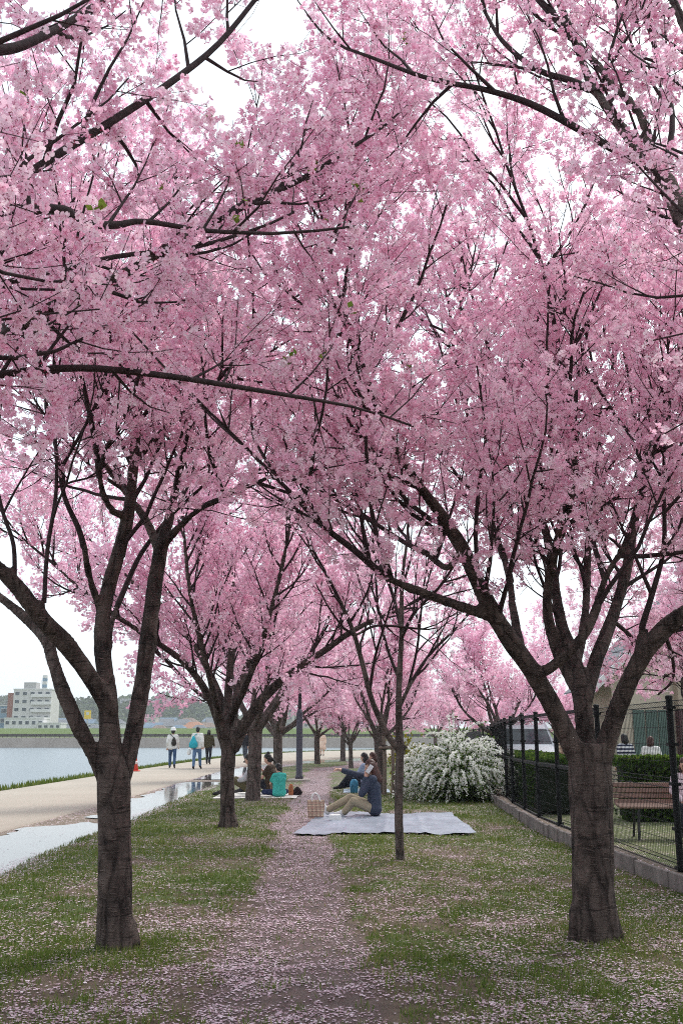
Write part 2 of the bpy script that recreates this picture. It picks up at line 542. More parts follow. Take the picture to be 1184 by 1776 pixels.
# far bank: revetment, grass levee, land behind
tag(MB().add([(-900, 190, -1.2), (1400, 190, -1.2), (1400, 191.2, 1.15), (-900, 191.2, 1.15), (1400, 193, 1.2), (-900, 193, 1.2)], [(0, 1, 2, 3), (3, 2, 4, 5)]).build('far_revetment', M['concrete_far']), kind='structure')
tag(MB().add([(-900, 193, 1.2), (1400, 193, 1.2), (1400, 201, 2.95), (-900, 201, 2.95), (1400, 206, 3.0), (-900, 206, 3.0), (1400, 212, 1.6), (-900, 212, 1.6), (1400, 1600, 1.6), (-900, 1600, 1.6)],
              [(0, 1, 2, 3), (3, 2, 4, 5), (5, 4, 6, 7), (7, 6, 8, 9)]).build('far_levee', M['far_grass']), kind='structure')
f = empty('far_railing', (0, 192.6, 1.2))
tag(f, 'long dark low railing along the foot of the far grass levee', 'railing')
mb = MB()
for i in range(140): mb.box((-90 + i * .9, 0, .35), (.12, .08, .7))
rp_ = mb.build('railing_posts', simple('dark_rail', (.06, .05, .05), .8), f); rp_['kind'] = 'stuff'
MB().box((-27, 0, .42), (126, .05, .5)).build('rail', simple('dark_rail_band', (.075, .065, .06), .8), f)

print('T %.1f' % (time.time() - T0), 'lawn')
# ------------------------------------------------------------------ lawn
PX = np.array([3, 5.3, 8, 11.4, 14.6, 20.6, 34, 39, 44, 50]); PC = np.array([-.22, -.25, -.36, -.42, -.55, -.62, -.80, -.95, -.4, 1.2])
PW = np.array([.50, .48, .42, .42, .42, .42, .42, .5, .8, .9])
def path_c(y): return np.interp(y, PX, PC)
def path_w(y): return np.interp(y, PX, PW)
LB = np.array([2, 9.9, 12.5, 14.3, 16.5, 21.4, 30, 42, 50, 56, 62]); LX = np.array([-3.35, -3.4, -3.6, -3.6, -3.55, -3.65, -3.8, -3.3, -2.6, -1.0, 1.2])
def lawn_left(y): return np.interp(y, LB, LX)
FB = np.array([2, 9.2, 11.9, 15, 18.5, 22, 30, 42, 62]); FX = np.array([3.3, 2.98, 2.80, 2.85, 3.0, 3.2, 4.1, 5.3, 6.8])
def lawn_right(y): return np.interp(y, FB, FX)
TREES_XY = [(-1.57, 6.76), (1.80, 7.03), (.68, 11.3), (-1.77, 15.5), (-1.87, 21.9), (-2.07, 34)]
def path_mask(x, y):
    d = np.abs(x - path_c(y)) + (fbm(x * 2.1, y * 1.3) - .5) * .36
    return np.clip((path_w(y) * 1.05 - d) / .12, 0, 1)
def lawn_z(x, y):
    e = np.clip((x - lawn_left(y)) / .8, 0, 1)
    z = .012 + .022 * e + (fbm(x * 1.3, y * 1.3) - .5) * .05 * e + (fbm(x * 7, y * 7, 2) - .5) * .02 * e
    z = z - .018 * path_mask(x, y)
    for tx, ty in TREES_XY:
        z = z + .02 * np.exp(-((x - tx) ** 2 + (y - ty) ** 2) / .35)
    return np.maximum(z, .008)
def grassy(x, y):
    g = fbm(x * .9 + 40, y * .9 + 11) * .75 + fbm(x * 3.1, y * 3.1) * .4
    g = g - .75 * path_mask(x, y) - .10
    g = g - (.06 + .30 * np.clip((9 - y) / 3, 0, 1)) * np.exp(-((x + .15 - path_c(y)) / (.8 + .35 * np.clip((9 - y) / 3, 0, 1))) ** 2)
    g = g + .12 * np.clip((-x - 2.0) / 1.2, 0, 1)
    g = g - .16 * np.clip((x - .8) / 1.2, 0, 1) * np.clip((10 - y) / 3, 0, 1)
    g = g + .10 * np.clip((y - 17) / 10, 0, 1)
    return np.clip(g * 1.25 - .05, 0, 1)
def petal_d(x, y):
    p = fbm(x * .8 + 9, y * .8 + 30)
    base = .42 + (p - .5) * 1.1 + .42 * path_mask(x, y) + .10 * np.exp(-((x - path_c(y)) / 1.0) ** 2)
    base = base - .30 * np.clip((-x - 2.1) / 1.2, 0, 1) * np.clip((11 - y) / 3, 0, 1)
    base = base + .15 * np.clip((x - 1.8) / 1.0, 0, 1) * np.clip((10 - y) / 3, 0, 1)
    base = base - .2 * np.clip((y - 22) / 10, 0, 1) * (1 - path_mask(x, y))
    return np.clip(base, .03, 1)
ys = np.concatenate([np.linspace(2, 16, 190), np.linspace(16.12, 62, 190)])
nx = 110
gx = []
for y in ys:
    gx.append(np.stack([np.linspace(lawn_left(y), lawn_right(y), nx), np.full(nx, y)], 1))
gx = np.array(gx)
X, Y = gx[..., 0], gx[..., 1]
Z = lawn_z(X, Y)
V = np.stack([X, Y, Z], 2).reshape(-1, 3)
i = np.arange(len(ys) - 1)[:, None] * nx; j = np.arange(nx - 1)[None, :]
Fq = np.stack([i + j, i + j + 1, i + nx + j + 1, i + nx + j], 2).reshape(-1, 4)
me = np_mesh('lawn', V, Fq, M['lawn'], True)
for nm, arr in (('path', path_mask(X, Y)), ('grassy', grassy(X, Y)), ('petals', petal_d(X, Y) * np.clip((Y - 9) / 9, .0, 1))):
    at = me.attributes.new(nm, 'FLOAT', 'POINT'); at.data.foreach_set('value', arr.ravel().astype(np.float32))
tag(add('lawn', me), kind='structure')

# garden ground behind the fence
V = []; yy = np.linspace(2, 62, 40)
for y in yy: V += [(lawn_right(y) + .03, y, .02), (lawn_right(y) + 60, y, .03)]
tag(add('garden_ground', np_mesh('garden_ground', V, np.array([[2 * i, 2 * i + 1, 2 * i + 3, 2 * i + 2] for i in range(39)]), M['garden'])), kind='structure')

def on_sheet(x, y):
    a = (y > 14.45) & (y < 18.2) & (x > -.68 + (y - 14.5) * .095) & (x < 1.9)
    return a | ((y > 22.6) & (y < 24.9) & (x > -2.85) & (x < -.97)) | ((y > 24.9) & (y < 26.6) & (x > .05) & (x < 1.2))
# grass blades
def in_view(x, y, m=.6):
    return (np.abs(x) < y * .352 + m)
def scatter(n, y0, y1, pw):
    u = rng.random(n)
    y = (y0 ** (1 - pw) + u * (y1 ** (1 - pw) - y0 ** (1 - pw))) ** (1 / (1 - pw))
    x = (rng.random(n) * 2 - 1) * (y * .36 + .9)
    k = (x > lawn_left(y) + .05) & (x < lawn_right(y) - .02)
    return x[k], y[k]
x, y = scatter(520000, 4.6, 26, 1.3)
clump = fbm(x * 9, y * 9, 2)
g = grassy(x, y) * 1.05 + (clump - .5) * .7
for tx, ty in TREES_XY[:4]:
    rr = np.hypot(x - tx, y - ty); g = g + .35 * np.exp(-((rr - .32) / .22) ** 2)
k = (rng.random(len(x)) < np.clip(g, 0.01, 1) ** 1.2 * .95) & ~on_sheet(x, y)
x, y, clump = x[k], y[k], clump[k]
if len(x) > 230000: x, y, clump = x[:230000], y[:230000], clump[:230000]
n = len(x)
tuft = np.clip((fbm(x * 2.3 + 7, y * 2.3) - .5) * 2.5, 0, 1)
h = (.018 + .026 * rng.random(n)) * (1 + 1.1 * tuft) * (.7 + .6 * clump)
w = (.0045 + .003 * rng.random(n)) * (1 + np.clip(y - 6, 0, 20) * .11)
V, Fq = blades(x, y, lawn_z(x, y) - .004, h, w, .9)
tint = np.clip(.25 + .4 * fbm(x * 1.1 + 3, y * 1.1) + .40 * rng.random(n) - .08 * tuft + (rng.random(n) > .9) * .4, 0, 1)
tag(add('grass', np_mesh('grass', V, Fq, M['grass'], fattr={'tint': tint})), 'short green grass growing on the lawn between the trees', 'grass', kind='stuff')
print('grass', n)

# fallen petals
def petals_mesh(x, y, z, s, tilt=.5):
    n = len(x)
    a = rng.random(n) * 2 * np.pi
    u = np.stack([np.cos(a), np.sin(a), (rng.random(n) - .5) * tilt], 1)
    v = np.stack([-np.sin(a), np.cos(a), (rng.random(n) - .5) * tilt], 1)
    c = np.stack([x, y, z], 1)
    ln = (s * (.75 + .5 * rng.random(n)))[:, None]; wd = (s * (.5 + .35 * rng.random(n)))[:, None]
    V = np.empty((n, 4, 3))
    V[:, 0] = c - u * ln * .5; V[:, 1] = c + v * wd * .55 + u * ln * .1; V[:, 2] = c + u * ln * .5; V[:, 3] = c - v * wd * .55 + u * ln * .1
    return V.reshape(-1, 3), np.arange(n * 4).reshape(-1, 4)
x, y = scatter(400000, 4.6, 34, 1.35)
p = petal_d(x, y) * .62 + (fbm(x * 5, y * 5, 2) - .5) * 1.0 + path_mask(x, y) * (.14 * np.clip((y - 7.5) / 3, -.8, 1) - .08) - .10 * np.clip((-x + path_c(y) - 1.0) / 1.5, 0, 1) + .10 * np.clip(x / 1.5, 0, 1) * np.clip((11 - y) / 4, 0, 1)
k = (rng.random(len(x)) < np.clip(p, .03, 1)) & (~on_sheet(x, y) | (rng.random(len(x)) < .07))
x, y = x[k], y[k]
if len(x) > 110000: x, y = x[:110000], y[:110000]
n = len(x)
s = (.0125 + .012 * rng.random(n) ** 1.5) * (1 + np.clip(y - 6, 0, 30) * .035)
gz = grassy(x, y) * (1 - path_mask(x, y))
z = lawn_z(x, y) + .005 + rng.random(n) * .028 * gz + .05 * on_sheet(x, y)
pm = path_mask(x, y)
V, Fq = petals_mesh(x, y, z, s, .25)
tint = np.clip(.22 + .78 * rng.random(n) - (rng.random(n) < .16) * .35, 0, 1)
tag(add('fallen_petals', np_mesh('fallen_petals', V, Fq, M['fallen'], fattr={'tint': tint})), 'pale pink fallen petals strewn over the lawn and dirt path', 'petals', kind='stuff')
print('petals', n)

# puddles along the paved path
def puddle(pts_r, pts_l, seed, label):
    r = np.random.default_rng(seed)
    a = spline(np.array(pts_r) + (.4, 0), 6); b = spline(np.array(pts_l) + (-.15, 0), 6)[::-1]
    l = np.vstack([a, b])
    l = resample(np.vstack([l, l[:1]]), 150)[:-1]
    l = l + np.stack([(fbm(l[:, 0] * 2.2 + seed, l[:, 1] * 1.6) - .5) * .75, (fbm(l[:, 0] * 2 + 50, l[:, 1] * 2 + seed) - .5) * .8], 1)
    bm = bmesh.new(); vs = [bm.verts.new((p[0], p[1], .016)) for p in l]
    f = bm.faces.new(vs); 
    f.normal_update()
    if f.normal.z < 0: f.normal_flip()
    bmesh.ops.triangulate(bm, faces=bm.faces[:])
    me = bpy.data.meshes.new('puddle'); bm.to_mesh(me); bm.free(); me.materials.append(M['puddle'])
    return tag(add('puddle', me), label, 'puddle', 'puddles beside the paved path', kind='structure')
puddle([(-3.2, 7.2), (-3.45, 9.9), (-3.62, 12.5), (-3.58, 14.3), (-3.65, 16.0)], [(-4.4, 7), (-4.6, 10), (-4.62, 13.2), (-4.5, 15.2), (-4.1, 16.8)], 3, 'large sky-white puddle beside the nearest left cherry tree')
puddle([(-3.6, 17.0), (-3.7, 21.4), (-3.8, 26), (-3.95, 31)], [(-4.25, 17.6), (-4.3, 20.5), (-4.6, 26), (-4.65, 31.5)], 11, 'long petal-edged puddle between lawn and paved path behind the trunk')
puddle([(-3.75, 33), (-3.4, 41), (-2.6, 49)], [(-4.7, 33.5), (-4.6, 42), (-3.6, 52)], 23, 'far puddle curving with the paved path past the standing tree row')
puddle([(-1.6, 52.6), (.2, 57.5), (2.4, 62)], [(-2.5, 55), (-.8, 61), (1.8, 66)], 31, 'farthest pale puddle strip where the path bends right')
# petals floating and drifting on the puddles and mud
n = 60000
y = 6 + 46 * rng.random(n) ** 1.7
x = -4.85 + (lawn_left(y) + .35 + 4.85) * rng.random(n)
side = np.abs(x - (-4.1 - .0 * y)) / .75
pr = np.clip(.08 + 1.7 * side ** 2.6 * fbm(x * 1.7, y * .7) * 1.6 - .28, .02, 1)
pr = pr * np.where(x < -4.6, .35, 1)
k = rng.random(n) < pr
x, y = x[k], y[k]; n = len(x)
V, Fq = petals_mesh(x, y, np.full(n, .021), .02 * (1 + np.clip(y - 8, 0, 40) * .05) * np.ones(n), .06)
tag(add('floating_petals', np_mesh('floating_petals', V, Fq, M['fallen'], fattr={'tint': .45 + .55 * rng.random(n)})), 'pink petals drifted on the puddles and muddy verge', 'petals', kind='stuff')

print('T %.1f' % (time.time() - T0), 'cherry trees')
# ------------------------------------------------------------------ cherry trees
def unit(v): return v / (np.linalg.norm(v) + 1e-9)

class Tree:
    def __init__(s, seed, env=None, step=.16):
        s.r = random.Random(seed); s.nr = np.random.default_rng(seed)
        s.main = []       # thick polylines (pts, rads)
        s.fine = []       # branches and twigs
        s.spots = []      # blossom cluster points (p, axis)
        s.env = env; s.up = .22; s.rk = 1.0; s.bare = .22
    def rv(s): return np.array([s.r.gauss(0, 1), s.r.gauss(0, 1), s.r.gauss(0, 1)])
    def shoot(s, p, d, L, r0, r1, level, up=.10, wig=.10, seg=None):
        n = max(2, int(round(L / (seg or (.24, .16, .13, .10)[min(level, 3)]))))
        pts = [p]; d = unit(d); st = L / n
        for i in range(n):
            d = unit(d + wig * s.rv() + np.array((0, 0, up * st * 3)))
            p = p + d * st
            if s.env is not None and level >= 1 and not s.env(p) and i >= 1: break
            pts.append(p)
        if len(pts) < 2: pts.append(pts[0] + d * st)
        pts = np.array(pts)
        rads = r0 + (r1 - r0) * np.linspace(0, 1, len(pts)) ** .8
        return pts, rads
    def side_dir(s, t, ang, upb=.35):
        a = np.cross(t, s.rv()); a = unit(a) + np.array((0, 0, upb)) ; a = unit(a - t * np.dot(a, t))
        return unit(t * math.cos(ang) + a * math.sin(ang))
    def along(s, pts, f):
        L = np.concatenate([[0], np.cumsum(np.linalg.norm(np.diff(pts, axis=0), axis=1))])
        x = f * L[-1]; k = min(max(np.searchsorted(L, x) - 1, 0), len(pts) - 2)
        q = (x - L[k]) / max(L[k + 1] - L[k], 1e-6)
        return pts[k] + (pts[k + 1] - pts[k]) * q, unit(pts[k + 1] - pts[k]), L[-1], k
    def clothe(s, pts, rads, level, spacing, lens, frm=.15, zmin=2.0, ang=(.5, 1.0)):
        """spawn children along a polyline"""
        L = float(np.sum(np.linalg.norm(np.diff(pts, axis=0), axis=1)))
        n = max(1, int(L * (1 - frm) / spacing[level]))
        for i in range(n):
            f = frm + (1 - frm) * (i + s.r.random()) / n
            p, t, _, k = s.along(pts, min(f, .995))
            if level <= 2 and p[2] < zmin + s.r.uniform(-.2, .3): continue
            if s.env is not None and not s.env(p): continue
            rr = float(np.interp(f * (len(rads) - 1), np.arange(len(rads)), rads))
            l = s.r.uniform(*lens[level]) * (1.0 - .35 * f)
            d = s.side_dir(t, s.r.uniform(*ang), .12 if level == 1 else .10)
            r0 = min(rr * .7, (.019, .019, .0066, .0036)[level] * s.rk)
            cp, cr = s.shoot(p, d, l, r0, max(r0 * .25, .0012), level, up=s.up if level < 3 else .05, wig=.11 if level < 3 else .14)
            s.fine.append((cp, cr, level))
            if level < 3: s.clothe(cp, cr, level + 1, spacing, lens, .12, zmin)
            s.bloom(cp, level)
    def bloom(s, pts, level):
        L = float(np.sum(np.linalg.norm(np.diff(pts, axis=0), axis=1)))
        frm = (1, .55, .25, .15)[min(level, 3)]
        if level == 3 and s.r.random() < s.bare: return
        n = int(L * (1 - frm) / s.sp + s.r.random())
        for i in range(n):
            p, t, _, _ = s.along(pts, frm + (1 - frm) * (i + s.r.random()) / max(n, 1))
            s.spots.append(p)
        s.spots.append(pts[-1])

def tubes_mesh(name, polys, mat, sides):
    Vs = []; Fs = []; b = 0
    for pts, rads, lv in polys:
        n = sides[min(lv, len(sides) - 1)]
        V, Fq = tube_np(pts, rads, n)
        Vs.append(V); Fs.append(Fq + b); b += len(V)
    return np_mesh(name, np.vstack(Vs), np.vstack(Fs), mat, True)

def blossom_mesh(name, C, r, per, frad, qual, ball, keep=None, deep=0.0, mat=None):
    """clusters of five-petalled flowers round the points C. qual 3: rounded petals, 2: five plain petals, 1: one ragged disc"""
    n = len(C)
    cnt = r.poisson(per - 1, n) + 1
    idx = np.repeat(np.arange(n), cnt)
    m = len(idx)
    d = r.normal(size=(m, 3)); d[:, 2] -= .25
    d /= np.linalg.norm(d, axis=1)[:, None]
    c = C[idx] + d * (ball * (.45 + .75 * r.random(m)))[:, None]
    nrm = d + .55 * r.normal(size=(m, 3)); nrm /= np.linalg.norm(nrm, axis=1)[:, None]
    a = np.cross(nrm, r.normal(size=(m, 3))); a /= np.linalg.norm(a, axis=1)[:, None]
    b = np.cross(nrm, a)
    R0 = frad * (.75 + .45 * r.random(m))
    ct = r.random(n)
    tint0 = .12 + .86 * np.clip(.12 + .45 * ct[idx] + .45 * r.random(m) - deep, 0, 1)
    Vs = []; Fs3 = []; Fs4 = []; T3 = []; T4 = []; Fs5 = []; T5 = []
    off = 0
    if qual >= 2:
        for k in range(5):
            an = 2 * np.pi * k / 5 + .25 * r.normal(size=m)
            u = np.cos(an)[:, None] * a + np.sin(an)[:, None] * b
            w = -np.sin(an)[:, None] * a + np.cos(an)[:, None] * b
            cup = (.05 + .45 * r.random(m))[:, None]
            Rk = R0[:, None] * (.85 + .3 * r.random(m))[:, None]
            tk = np.clip(tint0 + .10 * r.normal(size=m), .11, 1)
            if qual == 2:
                V = np.empty((m, 3, 3))
                tip = c + (u + nrm * cup) * Rk
                V[:, 0] = c; V[:, 1] = tip - w * Rk * .55; V[:, 2] = tip + w * Rk * .55
                Vs.append(V.reshape(-1, 3)); Fs3.append(off + np.arange(m * 3).reshape(-1, 3)); T3.append(tk); off += m * 3
            else:
                V = np.empty((m, 5, 3))
                mid = c + (u * .52 + nrm * cup * .3) * Rk
                far = c + (u * .93 + nrm * cup) * Rk
                V[:, 0] = c; V[:, 1] = mid - w * Rk * .43; V[:, 2] = far - w * Rk * .27; V[:, 3] = far + w * Rk * .27; V[:, 4] = mid + w * Rk * .43
                Vs.append(V.reshape(-1, 3)); Fs5.append(off + np.arange(m * 5).reshape(-1, 5)); T5.append(tk); off += m * 5
        # dark calyx and stalk behind each flower
        full = (c, a, R0, nrm, m)
        if qual == 2:
            hk = r.random(m) < .45; c_k, a_k, R_k, n_k, mm = c[hk], a[hk], R0[hk], nrm[hk], int(hk.sum())
        else: c_k, a_k, R_k, n_k, mm = full
        V = np.empty((mm, 3, 3))
        q = c_k - n_k * (R_k * (.7 if qual == 3 else .8))[:, None]
        V[:, 0] = c_k + a_k * .16 * R_k[:, None]; V[:, 1] = c_k - a_k * .16 * R_k[:, None]; V[:, 2] = q
        Vs.append(V.reshape(-1, 3)); Fs3.append(off + np.arange(mm * 3).reshape(-1, 3)); T3.append(np.full(mm, .03)); off += mm * 3
        if qual == 3:      # eye of the flower
            V = np.empty((m, 4, 3)); e = c + nrm * (R0 * .10)[:, None]; s = (R0 * .17)[:, None]
            V[:, 0] = e - a * s; V[:, 1] = e - b * s; V[:, 2] = e + a * s; V[:, 3] = e + b * s
            Vs.append(V.reshape(-1, 3)); Fs4.append(off + np.arange(m * 4).reshape(-1, 4)); T4.append(np.full(m, .085)); off += m * 4
    else:
        V = np.empty((m, 4, 3)); Rr = R0[:, None]
        V[:, 0] = c - a * Rr * (.6 + .6 * r.random(m))[:, None]; V[:, 1] = c - b * Rr * (.6 + .6 * r.random(m))[:, None]
        V[:, 2] = c + a * Rr * (.6 + .6 * r.random(m))[:, None] + nrm * Rr * .3; V[:, 3] = c + b * Rr * (.6 + .6 * r.random(m))[:, None] + nrm * Rr * .3
        Vs.append(V.reshape(-1, 3)); Fs4.append(np.arange(m * 4).reshape(-1, 4)); T4.append(tint0); off += m * 4
    faces = []; T = []
    if Fs5: faces.append(np.vstack(Fs5)); T.append(np.concatenate(T5))
    if Fs4: faces.append(np.vstack(Fs4)); T.append(np.concatenate(T4))
    if Fs3: faces.append(np.vstack(Fs3)); T.append(np.concatenate(T3))
    me = np_mesh(name, np.vstack(Vs), faces, mat or M['blossom'], False, {'tint': np.concatenate(T)})
    return me, m

def trunk_mesh(name, polys, voxel, sm, mat, lump=.012, sides=12):
    Vs = []; Fs = []; b = 0
    for pts, rads, lv in polys:
        V, Fq = tube_np(pts, rads, sides)
        V = V.tolist(); k = len(pts)
        Fs += [tuple(int(q) + b for q in f) for f in Fq]
        Fs.append(tuple(b + i for i in range(sides))[::-1]); Fs.append(tuple(b + (k - 1) * sides + i for i in range(sides)))
        Vs += V; b += len(V)
    me = remeshed(name, Vs, Fs, voxel, sm, mat)
    co = np.empty(len(me.vertices) * 3, np.float32); me.vertices.foreach_get('co', co); co = co.reshape(-1, 3)
    no = np.empty(len(me.vertices) * 3, np.float32); me.vertex_normals.foreach_get('vector', no); no = no.reshape(-1, 3)
    ang = np.arctan2(no[:, 1], no[:, 0])
    h = (fbm(ang * 1.3 + 9, co[:, 2] * 5) - .5) * 2 + .5 * (fbm(ang * 4 + 30, co[:, 2] * 14 + co[:, 0] * 3) - .5)
    co += no * (h * lump)[:, None]
    me.vertices.foreach_set('co', co.ravel()); me.update()
    return me

def taper_end(t, pts, rads, L, level=0):
    """let a traced limb run on into the crown"""
    d = unit(pts[-1] - pts[-3])
    cp, cr = t.shoot(pts[-1], d, L, rads[-1], .006, 0, up=.10, wig=.07)
    return np.vstack([pts, cp[1:]]), np.concatenate([rads, cr[1:]])

SPACING = {1: .215, 2: .14, 3: .115}
LENS = {1: (.7, 2.3), 2: (.4, 1.0), 3: (.14, .36)}

LIMB_K = 1.0
def limb_px(nodes, d_default):
    """nodes: (px, py, radius_px, distance offset) -> points, radii"""
    pts = []; rads = []
    for px, py, rp, do in nodes:
        p = P(px, py, d_default + do)
        pts.append(p); rads.append(rp / F_PX * depth_of(p))
    q = spline(np.hstack([np.array(pts), np.array(rads)[:, None]]), 4)
    return q[:, :3], np.maximum(q[:, 3] * LIMB_K, .004)

def frame_keep(C, base_keep, r):
    """thin out blossom far outside what any nearby viewpoint sees"""
    dep = C[:, 1] * TH_C + (C[:, 2] - CAM_H) * TH_S
    u = C[:, 0] / np.maximum(dep, .1); up = (-C[:, 1] * TH_S + (C[:, 2] - CAM_H) * TH_C) / np.maximum(dep, .1)
    out = np.maximum(np.abs(u) - .343, np.abs(up) - .514) * np.maximum(dep, .1)
    k = np.where(dep < .3, .08, np.where(out > 1.6, .12, np.where(out > .7, .45, 1.0)))
    return r.random(len(C)) < k * base_keep

def hero_tree(name, label, base, trunk, limbs, seed, env_, sp, per, frad, qual, ball, ext, voxel=.020, mat='bark', zmin=2.2, cat_lens=LENS, spacing=SPACING, frac=1.0, lump=.010, deep=0.0, leaves=0, low=(), rk=1.0):
    env = env_
    t = Tree(seed, env); t.sp = sp; t.rk = rk
    thick = [(trunk[0], trunk[1], 0)]
    n_side = len(limbs)
    for (pts, rads), e in zip(limbs, ext):
        if e > 0: pts, rads = taper_end(t, pts, rads, e)
        k = np.argmax(rads < .022) if (rads < .022).any() else len(rads)
        k = max(k, 2)
        thick.append((pts[:k + 1], rads[:k + 1], 0))
        if k < len(pts) - 1: t.fine.append((pts[k - 1:], rads[k - 1:], 0))
        t.clothe(pts, rads, 1, spacing, cat_lens, .18, zmin)
        t.bloom(pts[-4:], 2)
    for pts, rads in low:
        t.env = None; t.up = -.1
        t.fine.append((pts, rads, 1)); t.clothe(pts, rads, 2, {2: .13, 3: .13}, {2: (.25, .5), 3: (.1, .22)}, .2, .8); t.bloom(pts, 2)
    root = empty(name, base)
    B = np.array(base)
    off = lambda L: [(p - B, r, l) for p, r, l in L]
    r0 = trunk[1][1]; b0 = trunk[0][0] * 1.0; b0[2] = 0
    for i in range(6):
        a = 2 * math.pi * (i + .5 * t.r.random()) / 6; u = np.array((math.cos(a), math.sin(a), 0)); k = t.r.uniform(.70, 1.0)
        thick.append((spline(np.array([np.append(b0 + u * r0 * .55 + (0, 0, r0 * 1.5), r0 * .42), np.append(b0 + u * r0 * 1.0 * k + (0, 0, r0 * .45), r0 * .36), np.append(b0 + u * r0 * 1.45 * k + (0, 0, -r0 * .15), r0 * .2)]), 3)[:, :3], np.linspace(r0 * .42, r0 * .2, 7), 0))
    add('trunk', trunk_mesh('trunk', off(thick), voxel, 3, M[mat], lump), root)
    add('branches', tubes_mesh('branches', off(t.fine), M['twig'], (7, 5, 4, 3)), root)
    C = np.array(t.spots)
    C = C[frame_keep(C, frac, t.nr)]
    me, m = blossom_mesh('crown', C - B, t.nr, per, frad, qual, ball, deep=deep)
    cr = add('crown', me, root); cr['kind'] = 'stuff'
    if leaves:
        k = t.nr.choice(len(C), leaves, replace=False)
        lm, _ = blossom_mesh('young_leaves', C[k] - B, t.nr, 2.5, .02, 1, .03, mat=M['leaf'], deep=-.25); lo_ = add('young_leaves', lm, root); lo_['kind'] = 'stuff'
    tag(root, label, 'tree', 'cherry trees lining the dirt path')
    print(name, 'branches', len(t.fine), 'clusters', len(C), 'flowers', m, 'tris', sum(len(p.vertices) - 2 for p in me.polygons) if len(me.polygons) < 10 else len(me.polygons))
    return root

def env_ball(cx, cy, rx, ry, z0, z1):
    """rounded vase: narrow below, wide at two thirds"""
    def f(p):
        zz = (p[2] - z0) / (z1 - z0)
        if zz < 0 or zz > 1: return False
        w = math.sin(math.pi * min(1, .28 + .72 * zz) ** .9) ** .55 if zz < 1 else 0
        return ((p[0] - cx) / rx) ** 2 + ((p[1] - cy) / ry) ** 2 < w * w
    return f

# ---- nearest left tree
D = 6.76
tr = limb_px([(200, 1668, 36, 0), (200, 1630, 32, 0), (199, 1520, 30, 0), (198, 1400, 29, 0), (196, 1350, 29, 0), (193, 1315, 24, 0)], D)
LIMB_K = .83
limbs = [
    limb_px([(182, 1350, 18, 0), (160, 1305, 16, -.05), (132, 1250, 16, -.12), (108, 1195, 15, -.12), (93, 1150, 14, -.02), (80, 1110, 12, .1), (45, 1072, 11, .3), (0, 1035, 9, .5), (-70, 980, 7, .8)], D),
    limb_px([(190, 1235, 17, -.02), (168, 1192, 18, -.1), (118, 1122, 19, -.25), (72, 1072, 18, -.4), (28, 1015, 17, -.5), (-30, 960, 14, -.6), (-110, 880, 11, -.6)], D),
    limb_px([(195, 1330, 24, .0), (190, 1260, 21, .0), (186, 1200, 20, .0), (177, 1110, 17, .05), (184, 1040, 16, .1), (205, 960, 15, .15), (224, 885, 13, .15), (234, 780, 11, .2), (243, 690, 9, .2), (262, 600, 7, .3)], D),
    limb_px([(212, 1350, 19, .05), (228, 1290, 18, .1), (240, 1225, 18, .2), (252, 1150, 18, .3), (264, 1050, 17, .4), (278, 955, 15, .5), (296, 890, 10, .6), (318, 790, 8, .8), (345, 700, 6, 1.0)], D),
    limb_px([(278, 950, 9, .5), (310, 915, 8, .45), (350, 880, 6, .3), (400, 858, 5, .1), (450, 835, 4, -.1)], D),
    limb_px([(277, 960, 10, .5), (252, 900, 9, .7), (200, 830, 7, .9), (150, 760, 6, 1.0)], D),
    limb_px([(176, 1060, 9, .1), (158, 1010, 8, -.05), (146, 950, 7, -.2), (136, 915, 6, -.25), (112, 860, 5, -.3), (100, 790, 4, -.3)], D),
    limb_px([(186, 1140, 9, .1), (194, 1080, 7, .3), (215, 1025, 6, .5), (245, 960, 5, .7), (290, 900, 4, .9)], D),
    limb_px([(220, 895, 9, .15), (195, 885, 8, 0), (176, 845, 7, -.15), (166, 770, 6, -.3), (150, 690, 5, -.5)], D),
    limb_px([(26, 1018, 5, -.5), (24, 945, 4.5, -.5), (6, 890, 4, -.5), (-10, 820, 3, -.5)], D),
    limb_px([(76, 1075, 5, -.4), (82, 960, 4.5, -.4), (98, 850, 4, -.4), (96, 740, 3, -.4)], D),
    limb_px([(236, 800, 7, .2), (290, 740, 6, .0), (350, 690, 5, -.3), (420, 610, 4, -.6)], D),
]
hero_tree('cherry_tree', 'nearest left cherry tree with forked dark trunk and pink blossom, beside the puddle', P(200, 1660, D) * [1, 1, 0], tr, limbs, 11,
          env_ball(-1.6, 6.9, 3.3, 3.0, 1.2, 8.6), .125, 6.8, .0185, 2, .048,
          [.6, 2.0, 2.2, 1.8, 1.4, 1.6, 1.4, 1.2, 1.6, .4, .8, 1.6], zmin=2.75)

